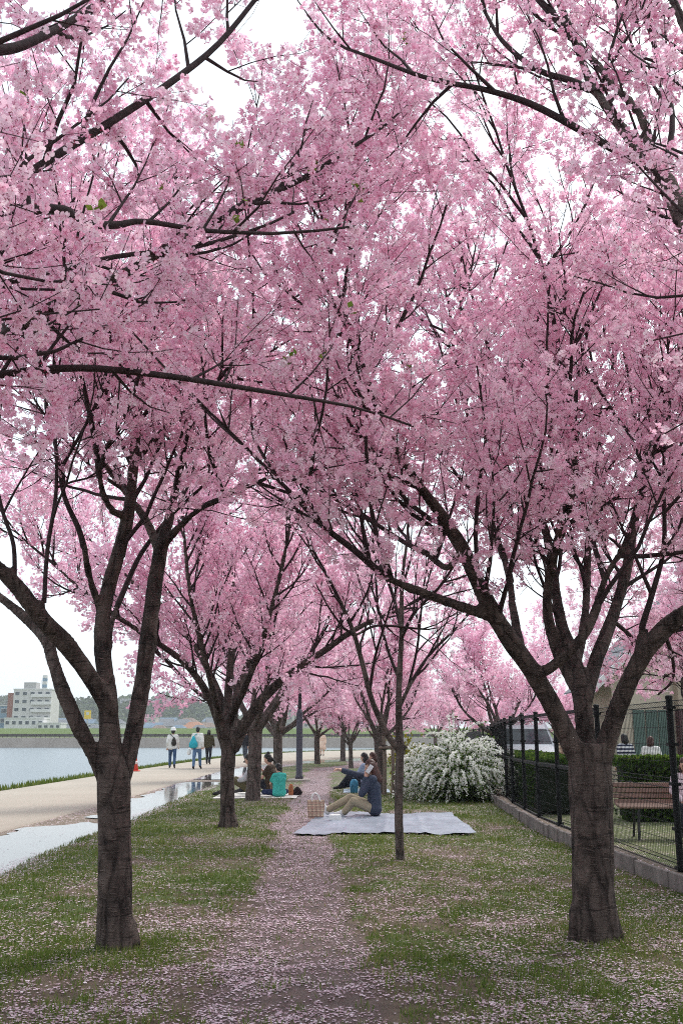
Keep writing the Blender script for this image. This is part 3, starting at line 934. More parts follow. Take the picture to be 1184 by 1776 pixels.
# ---- nearest right tree
D = 7.03
LIMB_K = 1.0
tr = limb_px([(1030, 1655, 46, 0), (1029, 1620, 40, 0), (1028, 1520, 37, 0), (1026, 1420, 37, 0), (1022, 1340, 38, 0), (1020, 1290, 36, 0)], D)
LIMB_K = .83
limbs = [
    limb_px([(1005, 1325, 23, .0), (965, 1240, 21, -.1), (925, 1168, 20, -.25), (880, 1105, 19, -.4), (838, 1030, 17, -.55), (800, 950, 15, -.65), (762, 890, 12, -.8), (715, 825, 9, -1.0), (670, 750, 7, -1.1)], D),
    limb_px([(850, 1070, 11, -.45), (815, 1058, 11, -.55), (770, 1042, 10, -.7), (720, 1022, 9, -.9), (672, 1002, 8, -1.0), (615, 955, 7, -1.1), (560, 912, 6, -1.2), (500, 850, 4.5, -1.4), (440, 790, 3.5, -1.5)], D),
    limb_px([(1016, 1300, 22, .1), (1010, 1230, 20, .15), (996, 1150, 17, .25), (975, 1090, 13, .4), (962, 1020, 11, .6), (950, 940, 9, .8), (925, 850, 7, 1.0), (900, 760, 6, 1.1)], D),
    limb_px([(1012, 1215, 18, .15), (1035, 1140, 15, .35), (1062, 1070, 13, .6), (1085, 990, 11, .8), (1100, 900, 9, .9), (1120, 800, 7, 1.0)], D),
    limb_px([(1040, 1325, 23, .0), (1069, 1232, 20, -.1), (1105, 1152, 19, -.25), (1150, 1092, 19, -.4), (1200, 1055, 17, -.5), (1270, 1000, 14, -.6), (1350, 920, 10, -.7)], D),
    limb_px([(930, 1170, 13, -.3), (965, 1150, 12, -.4), (1005, 1110, 11, -.5), (1032, 1060, 10, -.5), (1050, 1000, 8, -.5), (1085, 940, 7, -.45), (1110, 860, 6, -.4)], D),
    limb_px([(996, 1190, 14, .2), (962, 1120, 12, .35), (948, 1045, 11, .3), (960, 960, 10, .1), (985, 880, 9, -.1), (998, 780, 7, -.2), (985, 690, 6, -.3), (960, 560, 5, -.4)], D),
    limb_px([(1102, 1145, 8, -.2), (1112, 1090, 7, -.3), (1130, 1030, 6, -.4), (1150, 950, 5, -.4), (1150, 850, 4, -.4)], D),
    limb_px([(800, 950, 8, -.65), (775, 985, 8, -.4), (740, 960, 7, -.2), (700, 940, 5, .1), (640, 900, 4, .4)], D),
    limb_px([(1000, 1150, 10, .25), (1015, 1060, 9, .7), (1018, 960, 8, 1.1), (1030, 860, 7, 1.4), (1035, 740, 6, 1.6)], D),
    limb_px([(905, 1135, 10, -.3), (890, 1060, 9, .1), (880, 990, 8, .5), (850, 900, 7, .9), (830, 800, 6, 1.2), (800, 680, 5, 1.4)], D),
]
hero_tree('cherry_tree', 'nearest right cherry tree with thick dark trunk and wide forked limbs by the fence', P(1028, 1645, D) * [1, 1, 0], tr, limbs, 23,
          env_ball(1.75, 7.2, 3.2, 3.0, 1.0, 8.6), .145, 6.6, .0185, 2, .048,
          [1.6, 1.0, 2.2, 2.0, 1.6, 1.6, 2.2, 1.2, 1.0, 2.0, 2.2], zmin=1.8,
          low=[limb_px(q, D) for q in ([(1150, 1095, 5, -.4), (1165, 1140, 4, -.1), (1165, 1180, 3, .1), (1140, 1205, 2, .2)], [(1060, 1075, 5, .6), (1095, 1105, 4, 1.0), (1120, 1140, 3, 1.2)])])

LIMB_K = 1.0
# ---- trees beside the camera, trunks out of frame, branches reaching into the top of the view
def mix_limb(world, px, d):
    a, ra = limb_px(px, d)
    w = np.array(world, float)
    q = spline(np.vstack([w, np.hstack([a[:1], ra[:1, None]])]), 5)
    return np.vstack([q[:-1, :3], a]), np.concatenate([q[:-1, 3], ra])
tr = (np.array([(-2.3, .3, -.05), (-2.3, .3, .5), (-2.28, .32, 1.1), (-2.25, .35, 1.6)]), np.array([.19, .165, .155, .15]))
limbs = [
    mix_limb([(-2.25, .35, 1.45, .085), (-2.0, 1.3, 1.95, .06)], [(-90, 640, 16, -.3), (0, 588, 13, 0), (85, 535, 12, .2), (205, 478, 10, .45), (340, 402, 9, .8), (430, 352, 7, 1.0), (520, 312, 5, 1.3), (600, 262, 3.5, 1.5)], 3.5),
    mix_limb([(-2.25, .35, 1.4, .07), (-1.9, 1.6, 1.85, .045)], [(-70, 672, 8.5, -.2), (0, 650, 7.5, 0), (140, 638, 6.5, .1), (290, 652, 5.6, .25), (430, 674, 4.4, .45), (550, 694, 3.2, .7), (610, 705, 2.4, .85)], 3.6),
    mix_limb([(-2.25, .35, 1.5, .08), (-2.0, 1.2, 2.3, .05)], [(-80, 372, 11, -.3), (0, 366, 10, 0), (108, 364, 9, .2), (140, 386, 8, .25), (200, 390, 7, .4), (250, 384, 5, .5), (360, 400, 4, .7), (470, 405, 3, .9)], 3.2),
    mix_limb([(-2.25, .35, 1.5, .075), (-2.0, 1.1, 2.3, .045)], [(-80, 380, 9, -.2), (0, 334, 8, 0), (100, 268, 7.5, .2), (205, 203, 7, .4), (300, 140, 6, .6), (380, 75, 5, .8), (450, -10, 4, 1.0)], 3.3),
    mix_limb([(-2.25, .35, 1.55, .08), (-2.1, .9, 2.5, .05)], [(-100, 80, 12, -.2), (0, 86, 10, 0), (60, 70, 8, .15), (150, 20, 6, .4), (260, -60, 4, .8)], 3.0),
    mix_limb([(-2.1, 1.3, 1.95, .03), (-1.8, 2.1, 2.35, .025)], [(-60, 500, 6, 0), (60, 480, 5, .2), (200, 445, 4.5, .5), (330, 430, 4, .8), (420, 405, 3, 1.0)], 3.4),
]
E0 = lambda p: p[1] < 6.2 and p[2] < 7.5 and p[2] > 1.9
hero_tree('cherry_tree', 'cherry tree standing beside the viewer on the left, long branches reaching across the top', (-2.3, .3, 0), tr, limbs, 37, E0,
          .125, 6.6, .0180, 3, .045, [.9, .5, .5, .9, .8, .4], zmin=2.2, spacing={1: .26, 2: .17, 3: .13}, cat_lens={1: (.5, 1.25), 2: (.25, .6), 3: (.10, .24)}, voxel=.024, frac=1.0, leaves=45, rk=.62)
tr = (np.array([(2.5, 1.0, -.05), (2.5, 1.0, .5), (2.48, 1.02, 1.1), (2.45, 1.05, 1.6)]), np.array([.19, .165, .155, .15]))
limbs = [
    mix_limb([(2.45, 1.05, 1.45, .095), (2.3, 2.2, 2.5, .08)], [(1240, 480, 23, -.4), (1184, 372, 19, 0), (1142, 297, 16, .2), (1092, 240, 11, .3), (1032, 158, 9, .5), (1005, 95, 7, .6), (960, -20, 6, .8)], 4.4),
    mix_limb([], [(1140, 292, 9, .2), (1112, 205, 8.5, .3), (1066, 150, 8, .4), (1016, 90, 7, .5), (942, 8, 6, .6), (880, -60, 4, .8)], 4.4) if False else limb_px([(1140, 292, 9, .2), (1112, 205, 8.5, .3), (1066, 150, 8, .4), (1016, 90, 7, .5), (942, 8, 6, .6), (880, -60, 4, .8)], 4.4),
    limb_px([(1140, 298, 8, .2), (1080, 268, 7, .2), (1000, 222, 6.5, .2), (920, 180, 6, .2), (840, 155, 5, .2), (740, 135, 4, .3), (640, 98, 3, .4), (600, 84, 2.5, .5)], 4.4),
    mix_limb([(2.45, 1.05, 1.5, .08), (2.4, 1.9, 2.6, .06)], [(1300, 380, 14, -.3), (1240, 200, 12, .1), (1180, 30, 9, .5), (1120, -90, 6, .8)], 4.0),
    limb_px([(1030, 160, 7, .5), (990, 140, 6, .6), (930, 120, 5, .7), (870, 70, 4, .9), (840, 20, 3, 1.1)], 4.4),
    limb_px([(1150, 310, 6, .2), (1165, 200, 5, .5), (1140, 100, 4.5, .8), (1110, 0, 4, 1.0)], 4.4),
]
E1 = lambda p: p[1] < 7.0 and p[2] < 7.8 and p[2] > 2.6
hero_tree('cherry_tree', 'cherry tree standing beside the viewer on the right, pale limb slanting into the top corner', (2.5, 1.0, 0), tr, limbs, 41, E1,
          .125, 6.6, .0180, 3, .045, [.8, .6, .5, .8, .7, .6], zmin=2.9, spacing={1: .25, 2: .16, 3: .12}, cat_lens={1: (.5, 1.3), 2: (.25, .6), 3: (.10, .26)}, voxel=.02, frac=.8, mat='bark_pale', rk=.62)  # paler bark here puts the light falling on the limb into its colour

# ---- second left tree
D = 15.5
LIMB_K = .86
tr = limb_px([(396, 1446, 18, 0), (395, 1425, 16, 0), (394, 1360, 14.5, 0), (396, 1300, 15, 0), (398, 1265, 15, 0)], D)
limbs = [
    limb_px([(392, 1300, 11, 0), (375, 1240, 9, -.2), (352, 1190, 8, -.4), (320, 1150, 7, -.6), (280, 1120, 6, -.8), (220, 1080, 5, -1.0), (150, 1030, 4, -1.1), (90, 975, 3, -1.2)], D),
    limb_px([(394, 1290, 11, 0), (382, 1215, 9, .2), (360, 1160, 7, .5), (330, 1110, 6, .8), (280, 1050, 5, 1.0), (210, 990, 4, 1.2), (150, 930, 3, 1.4)], D),
    limb_px([(396, 1290, 12, 0), (396, 1210, 9, .1), (400, 1150, 8, .2), (405, 1080, 7, .3), (400, 990, 6, .3), (390, 900, 4, .3)], D),
    limb_px([(404, 1300, 13, 0), (425, 1255, 12, -.2), (462, 1205, 10, -.4), (505, 1168, 9, -.6), (560, 1130, 7, -.9), (610, 1095, 6, -1.1), (660, 1070, 5, -1.3)], D),
    limb_px([(402, 1280, 10, 0), (412, 1200, 8, .5), (440, 1130, 7, 1.0), (470, 1060, 6, 1.4), (490, 980, 4, 1.7)], D),
    limb_px([(398, 1250, 9, 0), (430, 1180, 7, -.5), (455, 1110, 6, -1.0), (480, 1020, 5, -1.3), (500, 930, 4, -1.5)], D),
    limb_px([(388, 1270, 9, 0), (370, 1200, 7, -.6), (350, 1120, 6, -1.1), (330, 1030, 5, -1.5), (320, 940, 4, -1.7)], D),
]
hero_tree('cherry_tree', 'second left cherry tree from the camera, long right limb arching over the dirt path', P(395, 1440, D) * [1, 1, 0], tr, limbs, 53,
          env_ball(-2.1, 15.5, 5.0, 3.6, .4, 7.9), .085, 4.6, .027, 1, .055, [1.8, 1.6, 1.8, 1.6, 1.6, 1.6, 1.6], voxel=.028, zmin=1.95,
          spacing={1: .19, 2: .13, 3: .13}, lump=.012)

LIMB_K = 1.0
# ---- young slender tree in the middle
D = 11.3
tr = limb_px([(694, 1506, 10, 0), (693, 1480, 8, 0), (691, 1400, 7.5, 0), (693, 1300, 7, 0), (691, 1210, 5.6, .0), (696, 1100, 4.4, .05), (697, 1010, 3.4, .05), (706, 930, 2.6, .1), (708, 850, 2, .1)], D)
limbs = [
    limb_px([(691, 1300, 6.5, 0), (672, 1275, 5.5, -.1), (645, 1215, 5, -.2), (628, 1150, 4.5, -.25), (612, 1095, 4, -.3), (588, 1040, 3.4, -.4), (560, 985, 2.6, -.5)], D),
    limb_px([(693, 1225, 4, 0), (715, 1180, 3.4, .15), (745, 1135, 2.8, .3), (780, 1100, 2.2, .4)], D),
    limb_px([(694, 1110, 3.5, 0), (720, 1060, 3, -.2), (760, 1020, 2.5, -.4), (800, 960, 2, -.5)], D),
    limb_px([(695, 1090, 3.5, 0), (680, 1030, 3, .2), (660, 980, 2.4, .4)], D),
    limb_px([(620, 1100, 2.6, -.3), (655, 1085, 2.2, -.2), (720, 1090, 2, -.1)], D),
    limb_px([(692, 1180, 3, 0), (670, 1120, 2.6, .1), (655, 1050, 2.2, .1), (650, 970, 1.8, .1)], D),
    limb_px([(640, 1205, 3, -.2), (650, 1140, 2.6, -.4), (668, 1080, 2, -.5)], D),
    limb_px([(697, 1020, 2.4, 0), (715, 960, 2, -.1), (740, 890, 1.6, -.2)], D),
    limb_px([(705, 1200, 2.6, .05), (722, 1130, 2.2, -.1), (730, 1060, 1.8, -.2)], D),
]
hero_tree('young_cherry_tree', 'slender young cherry tree in front of the silver groundsheet', P(693, 1502, D) * [1, 1, 0], tr, limbs, 61,
          env_ball(.6, 11.3, 2.4, 2.0, 1.0, 7.0), .16, 2.6, .024, 2, .045, [.7, .7, .7, .8, .3, .7, .6, .7, .7], voxel=.011, zmin=2.0,
          spacing={1: .22, 2: .22, 3: .2}, cat_lens={1: (.5, 1.2), 2: (.25, .6), 3: (.1, .25)}, lump=.004, frac=.8, mat='bark_pale')

def tree_copy(src, loc, rz, sc, label, group):
    root = src.copy(); COL.objects.link(root); root.location = loc; root.rotation_euler = (0, 0, rz); root.scale = (sc,) * 3
    for ch in src.children:
        c = ch.copy(); COL.objects.link(c); c.parent = root
    return tag(root, label, 'tree', group)
near_l, near_r = [o for o in bpy.data.objects if o.get('category') == 'tree' and o['label'].startswith('nearest')]
if 'left' not in near_l['label']: near_l, near_r = near_r, near_l
tree_copy(near_r, (6.3, 12.6, 0), R(100), .95, 'cherry tree in the garden past the right edge, only its blossom reaching into view', 'cherry trees beyond the fence')
tree_copy(near_l, (6.9, 20.8, 0), R(200), .85, 'cherry tree in the garden in front of the cream house gable', 'cherry trees beyond the fence')

# ---- row trees farther off: three builds, each tree a copy with its own turn and size
def row_tree_meshes(seed, fr, per, sp, nl=6, H=1.5):
    r = random.Random(seed)
    t = Tree(seed, env_ball(0, 0, 3.9, 3.9, .5, 7.2)); t.sp = sp; t.up = .10
    thick = [(spline(np.array([(0, 0, -.06, .20), (.0, .01, .15, .17), (.02, .0, .8, .15), (.03, .02, H, .155), (.03, .02, H + .2, .13)]), 3), None, 0)]
    q = thick[0][0]; thick = [(q[:, :3], q[:, 3], 0)]
    for i in range(nl):
        a = 2 * math.pi * (i + r.random() * .6) / nl
        el = r.uniform(.42, 1.2)
        d = np.array((math.cos(a) * math.cos(el), math.sin(a) * math.cos(el), math.sin(el)))
        pts, rads = t.shoot(np.array((.03, .02, H - .15 + r.random() * .2)), d, r.uniform(3.6, 5.0), .082, .010, 0, up=.06, wig=.09)
        thick.append((pts[:10], rads[:10], 0)); t.fine.append((pts[8:], rads[8:], 0))
        t.clothe(pts, rads, 1, {1: .22, 2: .15, 3: .16}, {1: (.9, 2.0), 2: (.4, 1.0), 3: (.15, .4)}, .2, 1.85)
        t.bloom(pts[-3:], 2)
    tm = trunk_mesh('trunk', thick, .045, 1, M['bark_pale'], .012)
    bmh = tubes_mesh('branches', [f for f in t.fine if f[2] < 3], M['twig'], (6, 4, 3))
    cm, m = blossom_mesh('crown', np.array(t.spots), t.nr, per, fr, 1, .075)
    print('row', len(t.fine), len(t.spots), m)
    return tm, bmh, cm
KINDS = [row_tree_meshes(101, .038, 4.4, .12), row_tree_meshes(207, .038, 4.4, .12, 6, 1.6), row_tree_meshes(311, .038, 4.4, .12, 7, 1.35)]
def row_tree(x, y, kind, rz, sc, label, group='cherry trees lining the dirt path', sz=1.0):
    root = empty('cherry_tree', (x, y, 0), rz)
    root.scale = (sc, sc, sc * sz)
    for nm, me in zip(('trunk', 'branches', 'crown'), KINDS[kind]):
        c = add(nm, me, root)
        if nm == 'crown': c['kind'] = 'stuff'
    return tag(root, label, 'tree', group)
row_tree(-1.87, 21.9, 0, .4, 1.0, 'third left cherry tree, its trunk in front of the seated family')
row_tree(-2.07, 33.5, 1, 2.0, 1.0, 'cherry tree just left of the grey lamp post, slightly larger trunk')
row_tree(-2.75, 45.0, 2, 1.1, 1.0, 'cherry tree close behind the one left of the lamp post')
row_tree(-1.2, 51, 0, 3.3, .95, 'forked cherry tree on the grass right of the far person in beige')
row_tree(.07, 58, 1, 5.0, .95, 'leaning bare-trunked cherry tree at the bend of the dirt path')
row_tree(.42, 45, 2, 2.7, .62, 'thin young cherry tree at the bend beside the pale puddle', sz=1.25)
row_tree(.95, 24.5, 1, 4.1, .62, 'young cherry tree tied to wooden stakes behind the person on the groundsheet', sz=1.35)
row_tree(1.7, 49, 0, 1.9, .85, 'far cherry tree behind the stakes, first of two close trunks')
row_tree(2.3, 60, 2, .2, .95, 'far cherry tree behind the stakes, second of two close trunks')
row_tree(4.7, 30.5, 1, .9, .9, 'cherry tree rising behind the white flowering bush', sz=.95)
row_tree(3.8, 70, 0, 2.4, 1.0, 'distant cherry tree left of the white bush, beyond the lawn end')
for i, (x, y, k, rz, sc, lb) in enumerate([
        (7.5, 82, 0, .3, 1.0, 'distant cherry tree directly above the white bush'), (10.2, 88, 1, 1.2, 1.0, 'distant cherry tree above the right half of the white bush'),
        (12.6, 84, 2, 2.2, .95, 'distant pale cherry tree above the parked car, left one'), (15.4, 90, 0, 4.0, 1.0, 'distant pale cherry tree above the parked car, right one'),
        (18.2, 86, 1, 5.2, .95, 'distant cherry tree seen just left of the near right trunk'), (21.5, 92, 2, .8, 1.0, 'distant cherry tree hidden mostly behind the near right trunk')]):
    row_tree(x, y, k, rz, sc, lb, 'cherry trees beyond the fence', .95)

print('T %.1f' % (time.time() - T0), 'fence, edging, bush, garden')
# ------------------------------------------------------------------ fence, edging, bush, garden
M['black_metal'] = simple('black_coated_steel', (.006, .0065, .0075), .6, .3, 40, .05, .2)
M['edging'] = simple('grey_edging', (.17, .145, .135), .9, .35, 9, .4, stretch=(1, 1, .5))
M['beam'] = simple('kerb_beam', (.15, .125, .10), .95, .4, 7, .5)
M['wood_grey'] = simple('weathered_wood', (.16, .125, .10), .9, .35, 6, .4, stretch=(3, 3, .3))
M['bench_wood'] = simple('brown_bench_wood', (.23, .145, .115), .6, .25, 6, .2, stretch=(.4, 4, 4))
M['dark_metal'] = simple('dark_bench_metal', (.03, .028, .028), .5, .2, 30, .05)

posts = [(3.36, 6.0), (3.22, 7.8), (3.10, 9.6), (3.06, 12.2), (3.02, 14.4), (3.03, 15.9), (3.10, 17.5), (3.2, 19.3), (3.36, 21.0), (3.55, 22.6), (3.85, 25), (4.2, 28), (4.6, 31.5), (5.0, 35), (5.4, 39), (5.8, 43), (6.2, 48), (6.6, 54), (7.0, 60)]
FH, FZ = 1.56, .13
fence = tag(empty('mesh_fence', (posts[0][0], posts[0][1], FZ)), 'black wire mesh fence running along the right side of the lawn', 'fence')
FO = np.array((posts[0][0], posts[0][1], FZ))
pm_ = MB()
pm_.tube([(0, 0, -.12), (0, 0, FH + .02)], [.031, .031], 10)
pm_.lathe([(.036, 0), (.036, .025), (.02, .035)], 10, (0, 0, FH + .02))
for z in (.06, .40, .80, 1.16, 1.5):
    pm_.box((0, 0, z), (.085, .10, .028))
post_me = pm_.mesh('post', M['black_metal'])
for x, y in posts:
    add('post', post_me, fence, (x - FO[0], y - FO[1], 0))
def wire_panel(a, b):
    a = np.array(a); b = np.array(b); L = np.linalg.norm(b - a); u = (b - a) / L; nrm = np.array((-u[1], u[0]))
    mb = MB(); rz = math.atan2(u[1], u[0])
    fine = b[1] < 32
    r = .0022 if b[1] < 13 else .0016
    nv = int(L / (.05 if fine else .12))
    W = lambda s, o, z: (a[0] - FO[0] + u[0] * s + nrm[0] * o, a[1] - FO[1] + u[1] * s + nrm[1] * o, z)
    for i in range(1, nv):
        s = L * i / nv
        prof = [(0, .03), (-.035, .075), (0, .12), (0, .76), (-.035, .805), (0, .85), (0, FH - .09), (-.035, FH - .045), (0, FH)]
        if not fine: prof = [(0, .03), (0, FH)]
        mb.tube([W(s, o, z) for o, z in prof], [r] * len(prof), 3, False)
    rv_ = r; r = max(r, .0026)
    for z, o, rr in [(.03, 0, 1.6), (.075, -.035, 1.8), (.12, 0, 1.3), (.28, 0, 1), (.44, 0, 1), (.60, 0, 1), (.76, 0, 1.5), (.805, -.035, 2), (.85, 0, 1.5), (1.0, 0, 1), (1.16, 0, 1), (1.32, 0, 1), (FH - .09, 0, 1.5), (FH - .045, -.035, 1.8), (FH, 0, 1.6)]:
        mb.tube([W(.03, o, z), W(L - .03, o, z)], [r * rr] * 2, 4, False)
    if b[1] > 13:
        for z in (.03, .82, FH - .01):
            mb.box(W(L / 2, 0, z), (L - .06, .03, .045), rz)
    return mb.build('wire_panel', M['black_metal'], fence)
for a, b in zip(posts[:-1], posts[1:]): wire_panel(a, b)
# far dark solid screen on the fence
x, y = posts[-4]
a, b = np.array(posts[-5]), np.array(posts[-2]); c = (a + b) / 2; u = b - a
MB().box((c[0] - FO[0] - .08, c[1] - FO[1], .95), (np.linalg.norm(u), .02, 1.0), math.atan2(u[1], u[0])).build('screen', simple('dark_net', (.02, .02, .023), .9), fence)

# kerb beam below the fence
beam = tag(empty('kerb_beam', (3.2, 9, .0)), 'low weathered concrete kerb beam directly under the wire mesh fence', 'kerb')
for (x0, y0), (x1, y1) in zip(posts[:10], posts[1:11]):
    L = math.hypot(x1 - x0, y1 - y0); rz = math.atan2(y1 - y0, x1 - x0)
    MB().box(((x0 + x1) / 2 - 3.2, (y0 + y1) / 2 - 9, .07), (L - .012, .15, .17), rz, .03).build('kerb_stone', M['beam'], beam)
# edging boards along the lawn
ed = tag(empty('lawn_edging', (2.9, 10, 0)), 'row of short grey boards edging the lawn below the fence', 'edging')
yv = 5.0; kk = 0
er = random.Random(5)
while yv < 24.5:
    w = .88 if yv < 11.2 else .34
    y0, y1 = yv, yv + w
    x0, x1 = lawn_right(y0) - .03, lawn_right(y1) - .03
    L = math.hypot(x1 - x0, y1 - y0)
    MB().box(((x0 + x1) / 2 - 2.9 + er.uniform(-.008, .008), (y0 + y1) / 2 - 10, .075 + er.uniform(-.012, .012)), (L - .014, .045, .24), math.atan2(y1 - y0, x1 - x0) + er.uniform(-.02, .02), .006).build('edging_board', M['edging'], ed)
    yv = y1
# soil strip between boards and beam
V = []; yy = np.linspace(5, 24.5, 60)
bx = np.interp(yy, [p[1] for p in posts], [p[0] for p in posts])
for y, b in zip(yy, bx): V += [(lawn_right(y), y, .135), ((lawn_right(y) + b) / 2, y, .165), (b, y, .14)]
tag(add('bed_soil', np_mesh('bed_soil', V, np.array([[3 * i + k, 3 * i + k + 1, 3 * i + 4 + k, 3 * i + 3 + k] for i in range(59) for k in (0, 1)]), M['soil'], True)), kind='structure')

# white flowering bush (arching wands)
bush = tag(empty('flowering_bush', (2.5, 22.2, 0)), 'large rounded bush of arching white flower sprays beside the fence', 'bush')
br = np.random.default_rng(77)
wands = []; fl = []; lf = []
for i in range(400):
    a = br.random() * 2 * np.pi; q0 = br.random() ** .6
    e = 1.35 - 1.0 * q0 + .25 * br.normal()
    L = .45 + .5 * br.random()
    d = np.array((math.cos(a) * math.cos(e), math.sin(a) * math.cos(e), math.sin(e)))
    p = np.array((math.cos(a) * .70 * q0, math.sin(a) * .70 * q0, .25 + .80 * br.random() * (1.1 - .55 * q0))); pts = [np.array((p[0] * .3, p[1] * .3, 0.0)), p * np.array((.8, .8, .6)), p]
    nseg = 11
    for k in range(nseg):
        d = unit(d + np.array((0, 0, -.06 - .26 * (k / nseg))) + .05 * br.normal(size=3))
        p = p + d * L / nseg * 1.12; p[2] = max(p[2], .06); pts.append(p)
    pts = np.array(pts); wands.append((pts, np.linspace(.005, .002, len(pts)), 0))
    for k in range(3, nseg + 3):
        for q in range(19):
            tq = br.random(); c = pts[k - 1] + (pts[k] - pts[k - 1]) * tq
            if k < 5: lf.append(c + br.normal(size=3) * .05)
            elif c[2] > .42 or br.random() < .38: fl.append(c + br.normal(size=3) * .014)
        for q in range(2): lf.append(pts[k] + br.normal(size=3) * .05)
add('stems', tubes_mesh('stems', wands, M['twig'], (3,)), bush)
fl = np.array(fl); lf = np.array(lf)
me, m1 = blossom_mesh('flowers', fl, br, 1.0, .0175, 1, .004, deep=-.5, mat=M['white_flower']); c_ = add('flowers', me, bush); c_['kind'] = 'stuff'
extra = br.normal(size=(5200, 3)); extra /= np.linalg.norm(extra, axis=1)[:, None]; extra[:, 2] = np.abs(extra[:, 2])
extra = extra * np.array((.98, .98, 1.12)) * (br.random(5200) ** .5)[:, None] * .86
lf = np.vstack([lf, extra])
me, m2 = blossom_mesh('leaves', lf, br, 1.0, .026, 1, .01, mat=M['bush_leaf']); c_ = add('leaves', me, bush); c_['kind'] = 'stuff'
print('bush', m1, m2)

# hedges in the garden
def leaf_box(name, label, a, b, w, h, z0, seed, n=9000, size=.035):
    r = np.random.default_rng(seed)
    a = np.array(a, float); b = np.array(b, float); L = np.linalg.norm(b - a); u = (b - a) / L; nn_ = np.array((-u[1], u[0]))
    root = tag(empty(name, (a[0], a[1], z0)), label, 'hedge')
    s = r.random(n) * L; q = r.random(n); o = np.empty(n); z = np.empty(n)
    top = q < .35; fr = (q >= .35) & (q < .85); bk = q >= .85
    o[top] = (r.random(top.sum()) - .5) * w; z[top] = h - .02 * r.random(top.sum())
    o[fr] = -w / 2; z[fr] = h * r.random(fr.sum()); o[bk] = w / 2; z[bk] = h * r.random(bk.sum())
    wob = (fbm(s * 2 + seed, z * 3) - .5) * .16
    o = o * (1 + wob); z = z * (1 + (fbm(s * 1.5 + 3, o * 2 + seed) - .5) * .14)
    C = np.stack([u[0] * s + nn_[0] * o, u[1] * s + nn_[1] * o, z], 1) + r.normal(size=(n, 3)) * .025
    me, m = blossom_mesh('foliage', C, r, 1.3, size, 1, .02, mat=M['hedge'])
    # brighter green leaves along the top
    me2, _ = blossom_mesh('top_leaves', np.stack([u[0] * s, u[1] * s, np.full(n, h + .03)], 1)[:n // 5] + np.stack([nn_[0] * o, nn_[1] * o, .05 * r.random(n)], 1)[:n // 5], r, 1.3, size * .9, 1, .02, mat=M['leaf'])
    c = add('foliage', me, root); c['kind'] = 'stuff'
    c = add('top_leaves', me2, root); c['kind'] = 'stuff'
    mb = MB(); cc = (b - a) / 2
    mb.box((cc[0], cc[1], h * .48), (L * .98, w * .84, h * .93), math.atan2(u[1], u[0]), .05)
    mb.build('stems', simple('hedge_inside', (.012, .018, .008), .95), root)  # one solid dark block filling the hedge behind its leaves
    return root
leaf_box('clipped_hedge', 'clipped green hedge behind the park bench', (4.6, 17.2), (9.5, 16.6), .9, .95, .02, 3)
leaf_box('clipped_hedge', 'dark clipped hedge behind the fence, beside the white bush', (3.75, 18.2), (4.5, 26.5), .7, .92, .02, 4, 9000)

# bench
bench = tag(empty('park_bench', (4.62, 14.1, .02), R(-6)), 'brown slatted wooden park bench behind the mesh fence', 'bench')
for i in range(4):
    MB().box((0, -.30 + i * .115, .42 + .006 * i), (1.75, .098, .032), 0, .006).build('seat_slat', M['bench_wood'], bench)
tl = Matrix.Rotation(R(-14), 3, 'X')
for i in range(4):
    z = .47 + i * .072
    MB().box((0, .13 + i * .024, z), (1.75, .028, .062), 0, .006, tl).build('back_slat', M['bench_wood'], bench)
for sx in (-.62, .62):
    MB().tube([(sx, -.30, .40), (sx - .03, -.36, .0)], [.02, .017], 8).build('leg', M['dark_metal'], bench)
    MB().tube([(sx, .06, .40), (sx + .0, .20, .0)], [.02, .017], 8).build('leg', M['dark_metal'], bench)
    MB().tube([(sx, -.33, .39), (sx, .08, .395), (sx, .15, .48), (sx, .225, .74)], [.018] * 4, 8).build('bracket', M['dark_metal'], bench)

# lamp post on the lawn
lamp = tag(empty('lamp_post', (-1.31, 31.9, .03)), 'thick dark grey-violet lamp post on a pale round footing', 'lamp post')
M['lamp_paint'] = simple('lamp_paint', (.055, .05, .068), .55, .15, 12, .05)
MB().lathe([(.36, -.03), (.36, .045), (.33, .06)], 24).build('footing', simple('pale_concrete', (.42, .38, .34), .9), lamp)
MB().lathe([(.125, .06), (.125, .14), (.10, .16), (.10, 2.05), (.06, 2.18)], 18).build('lower_sleeve', M['lamp_paint'], lamp, True)
MB().lathe([(.055, 2.15), (.045, 4.6), (.04, 4.65)], 14).build('pole', M['lamp_paint'], lamp, True)
MB().lathe([(.06, 4.6), (.20, 4.68), (.22, 4.95), (.16, 5.1), (.03, 5.15)], 18).build('lantern', simple('lamp_glass', (.6, .6, .58), .3, .05), lamp, True)

# stakes round the young tree
st = tag(empty('tree_support', (1.15, 23.6, .03)), 'rustic wooden stakes lashed together supporting the young tree', 'tree stake')
for (dx, dy, h, rr) in ((-.17, .0, 1.35, .05), (.26, -.1, 1.22, .048), (.05, .5, 1.25, .045)):
    MB().tube([(dx, dy, -.1), (dx + .01, dy, h * .5), (dx, dy + .01, h)], [rr, rr * .97, rr * .9], 9).build('stake', M['wood_grey'], st)
MB().tube([(-.3, -.06, 1.08), (.4, -.14, 1.10)], [.035, .035], 8).build('crossbar', M['wood_grey'], st)
for (dx, dy) in ((-.17, -.02), (.26, -.12)):
    MB().lathe([(.075, -.05), (.085, 0), (.075, .05)], 10, (dx, dy, 1.09)).build('lashing', simple('rope_lashing', (.03, .024, .02), .95), st)
sh = tag(empty('yellow_shrub', (1.55, 24.6, .02)), 'small yellow-green shrub between the stakes and the white bush', 'shrub')
r_ = np.random.default_rng(9); C = r_.normal(size=(500, 3)) * (.2, .2, .25) + (0, 0, .75)
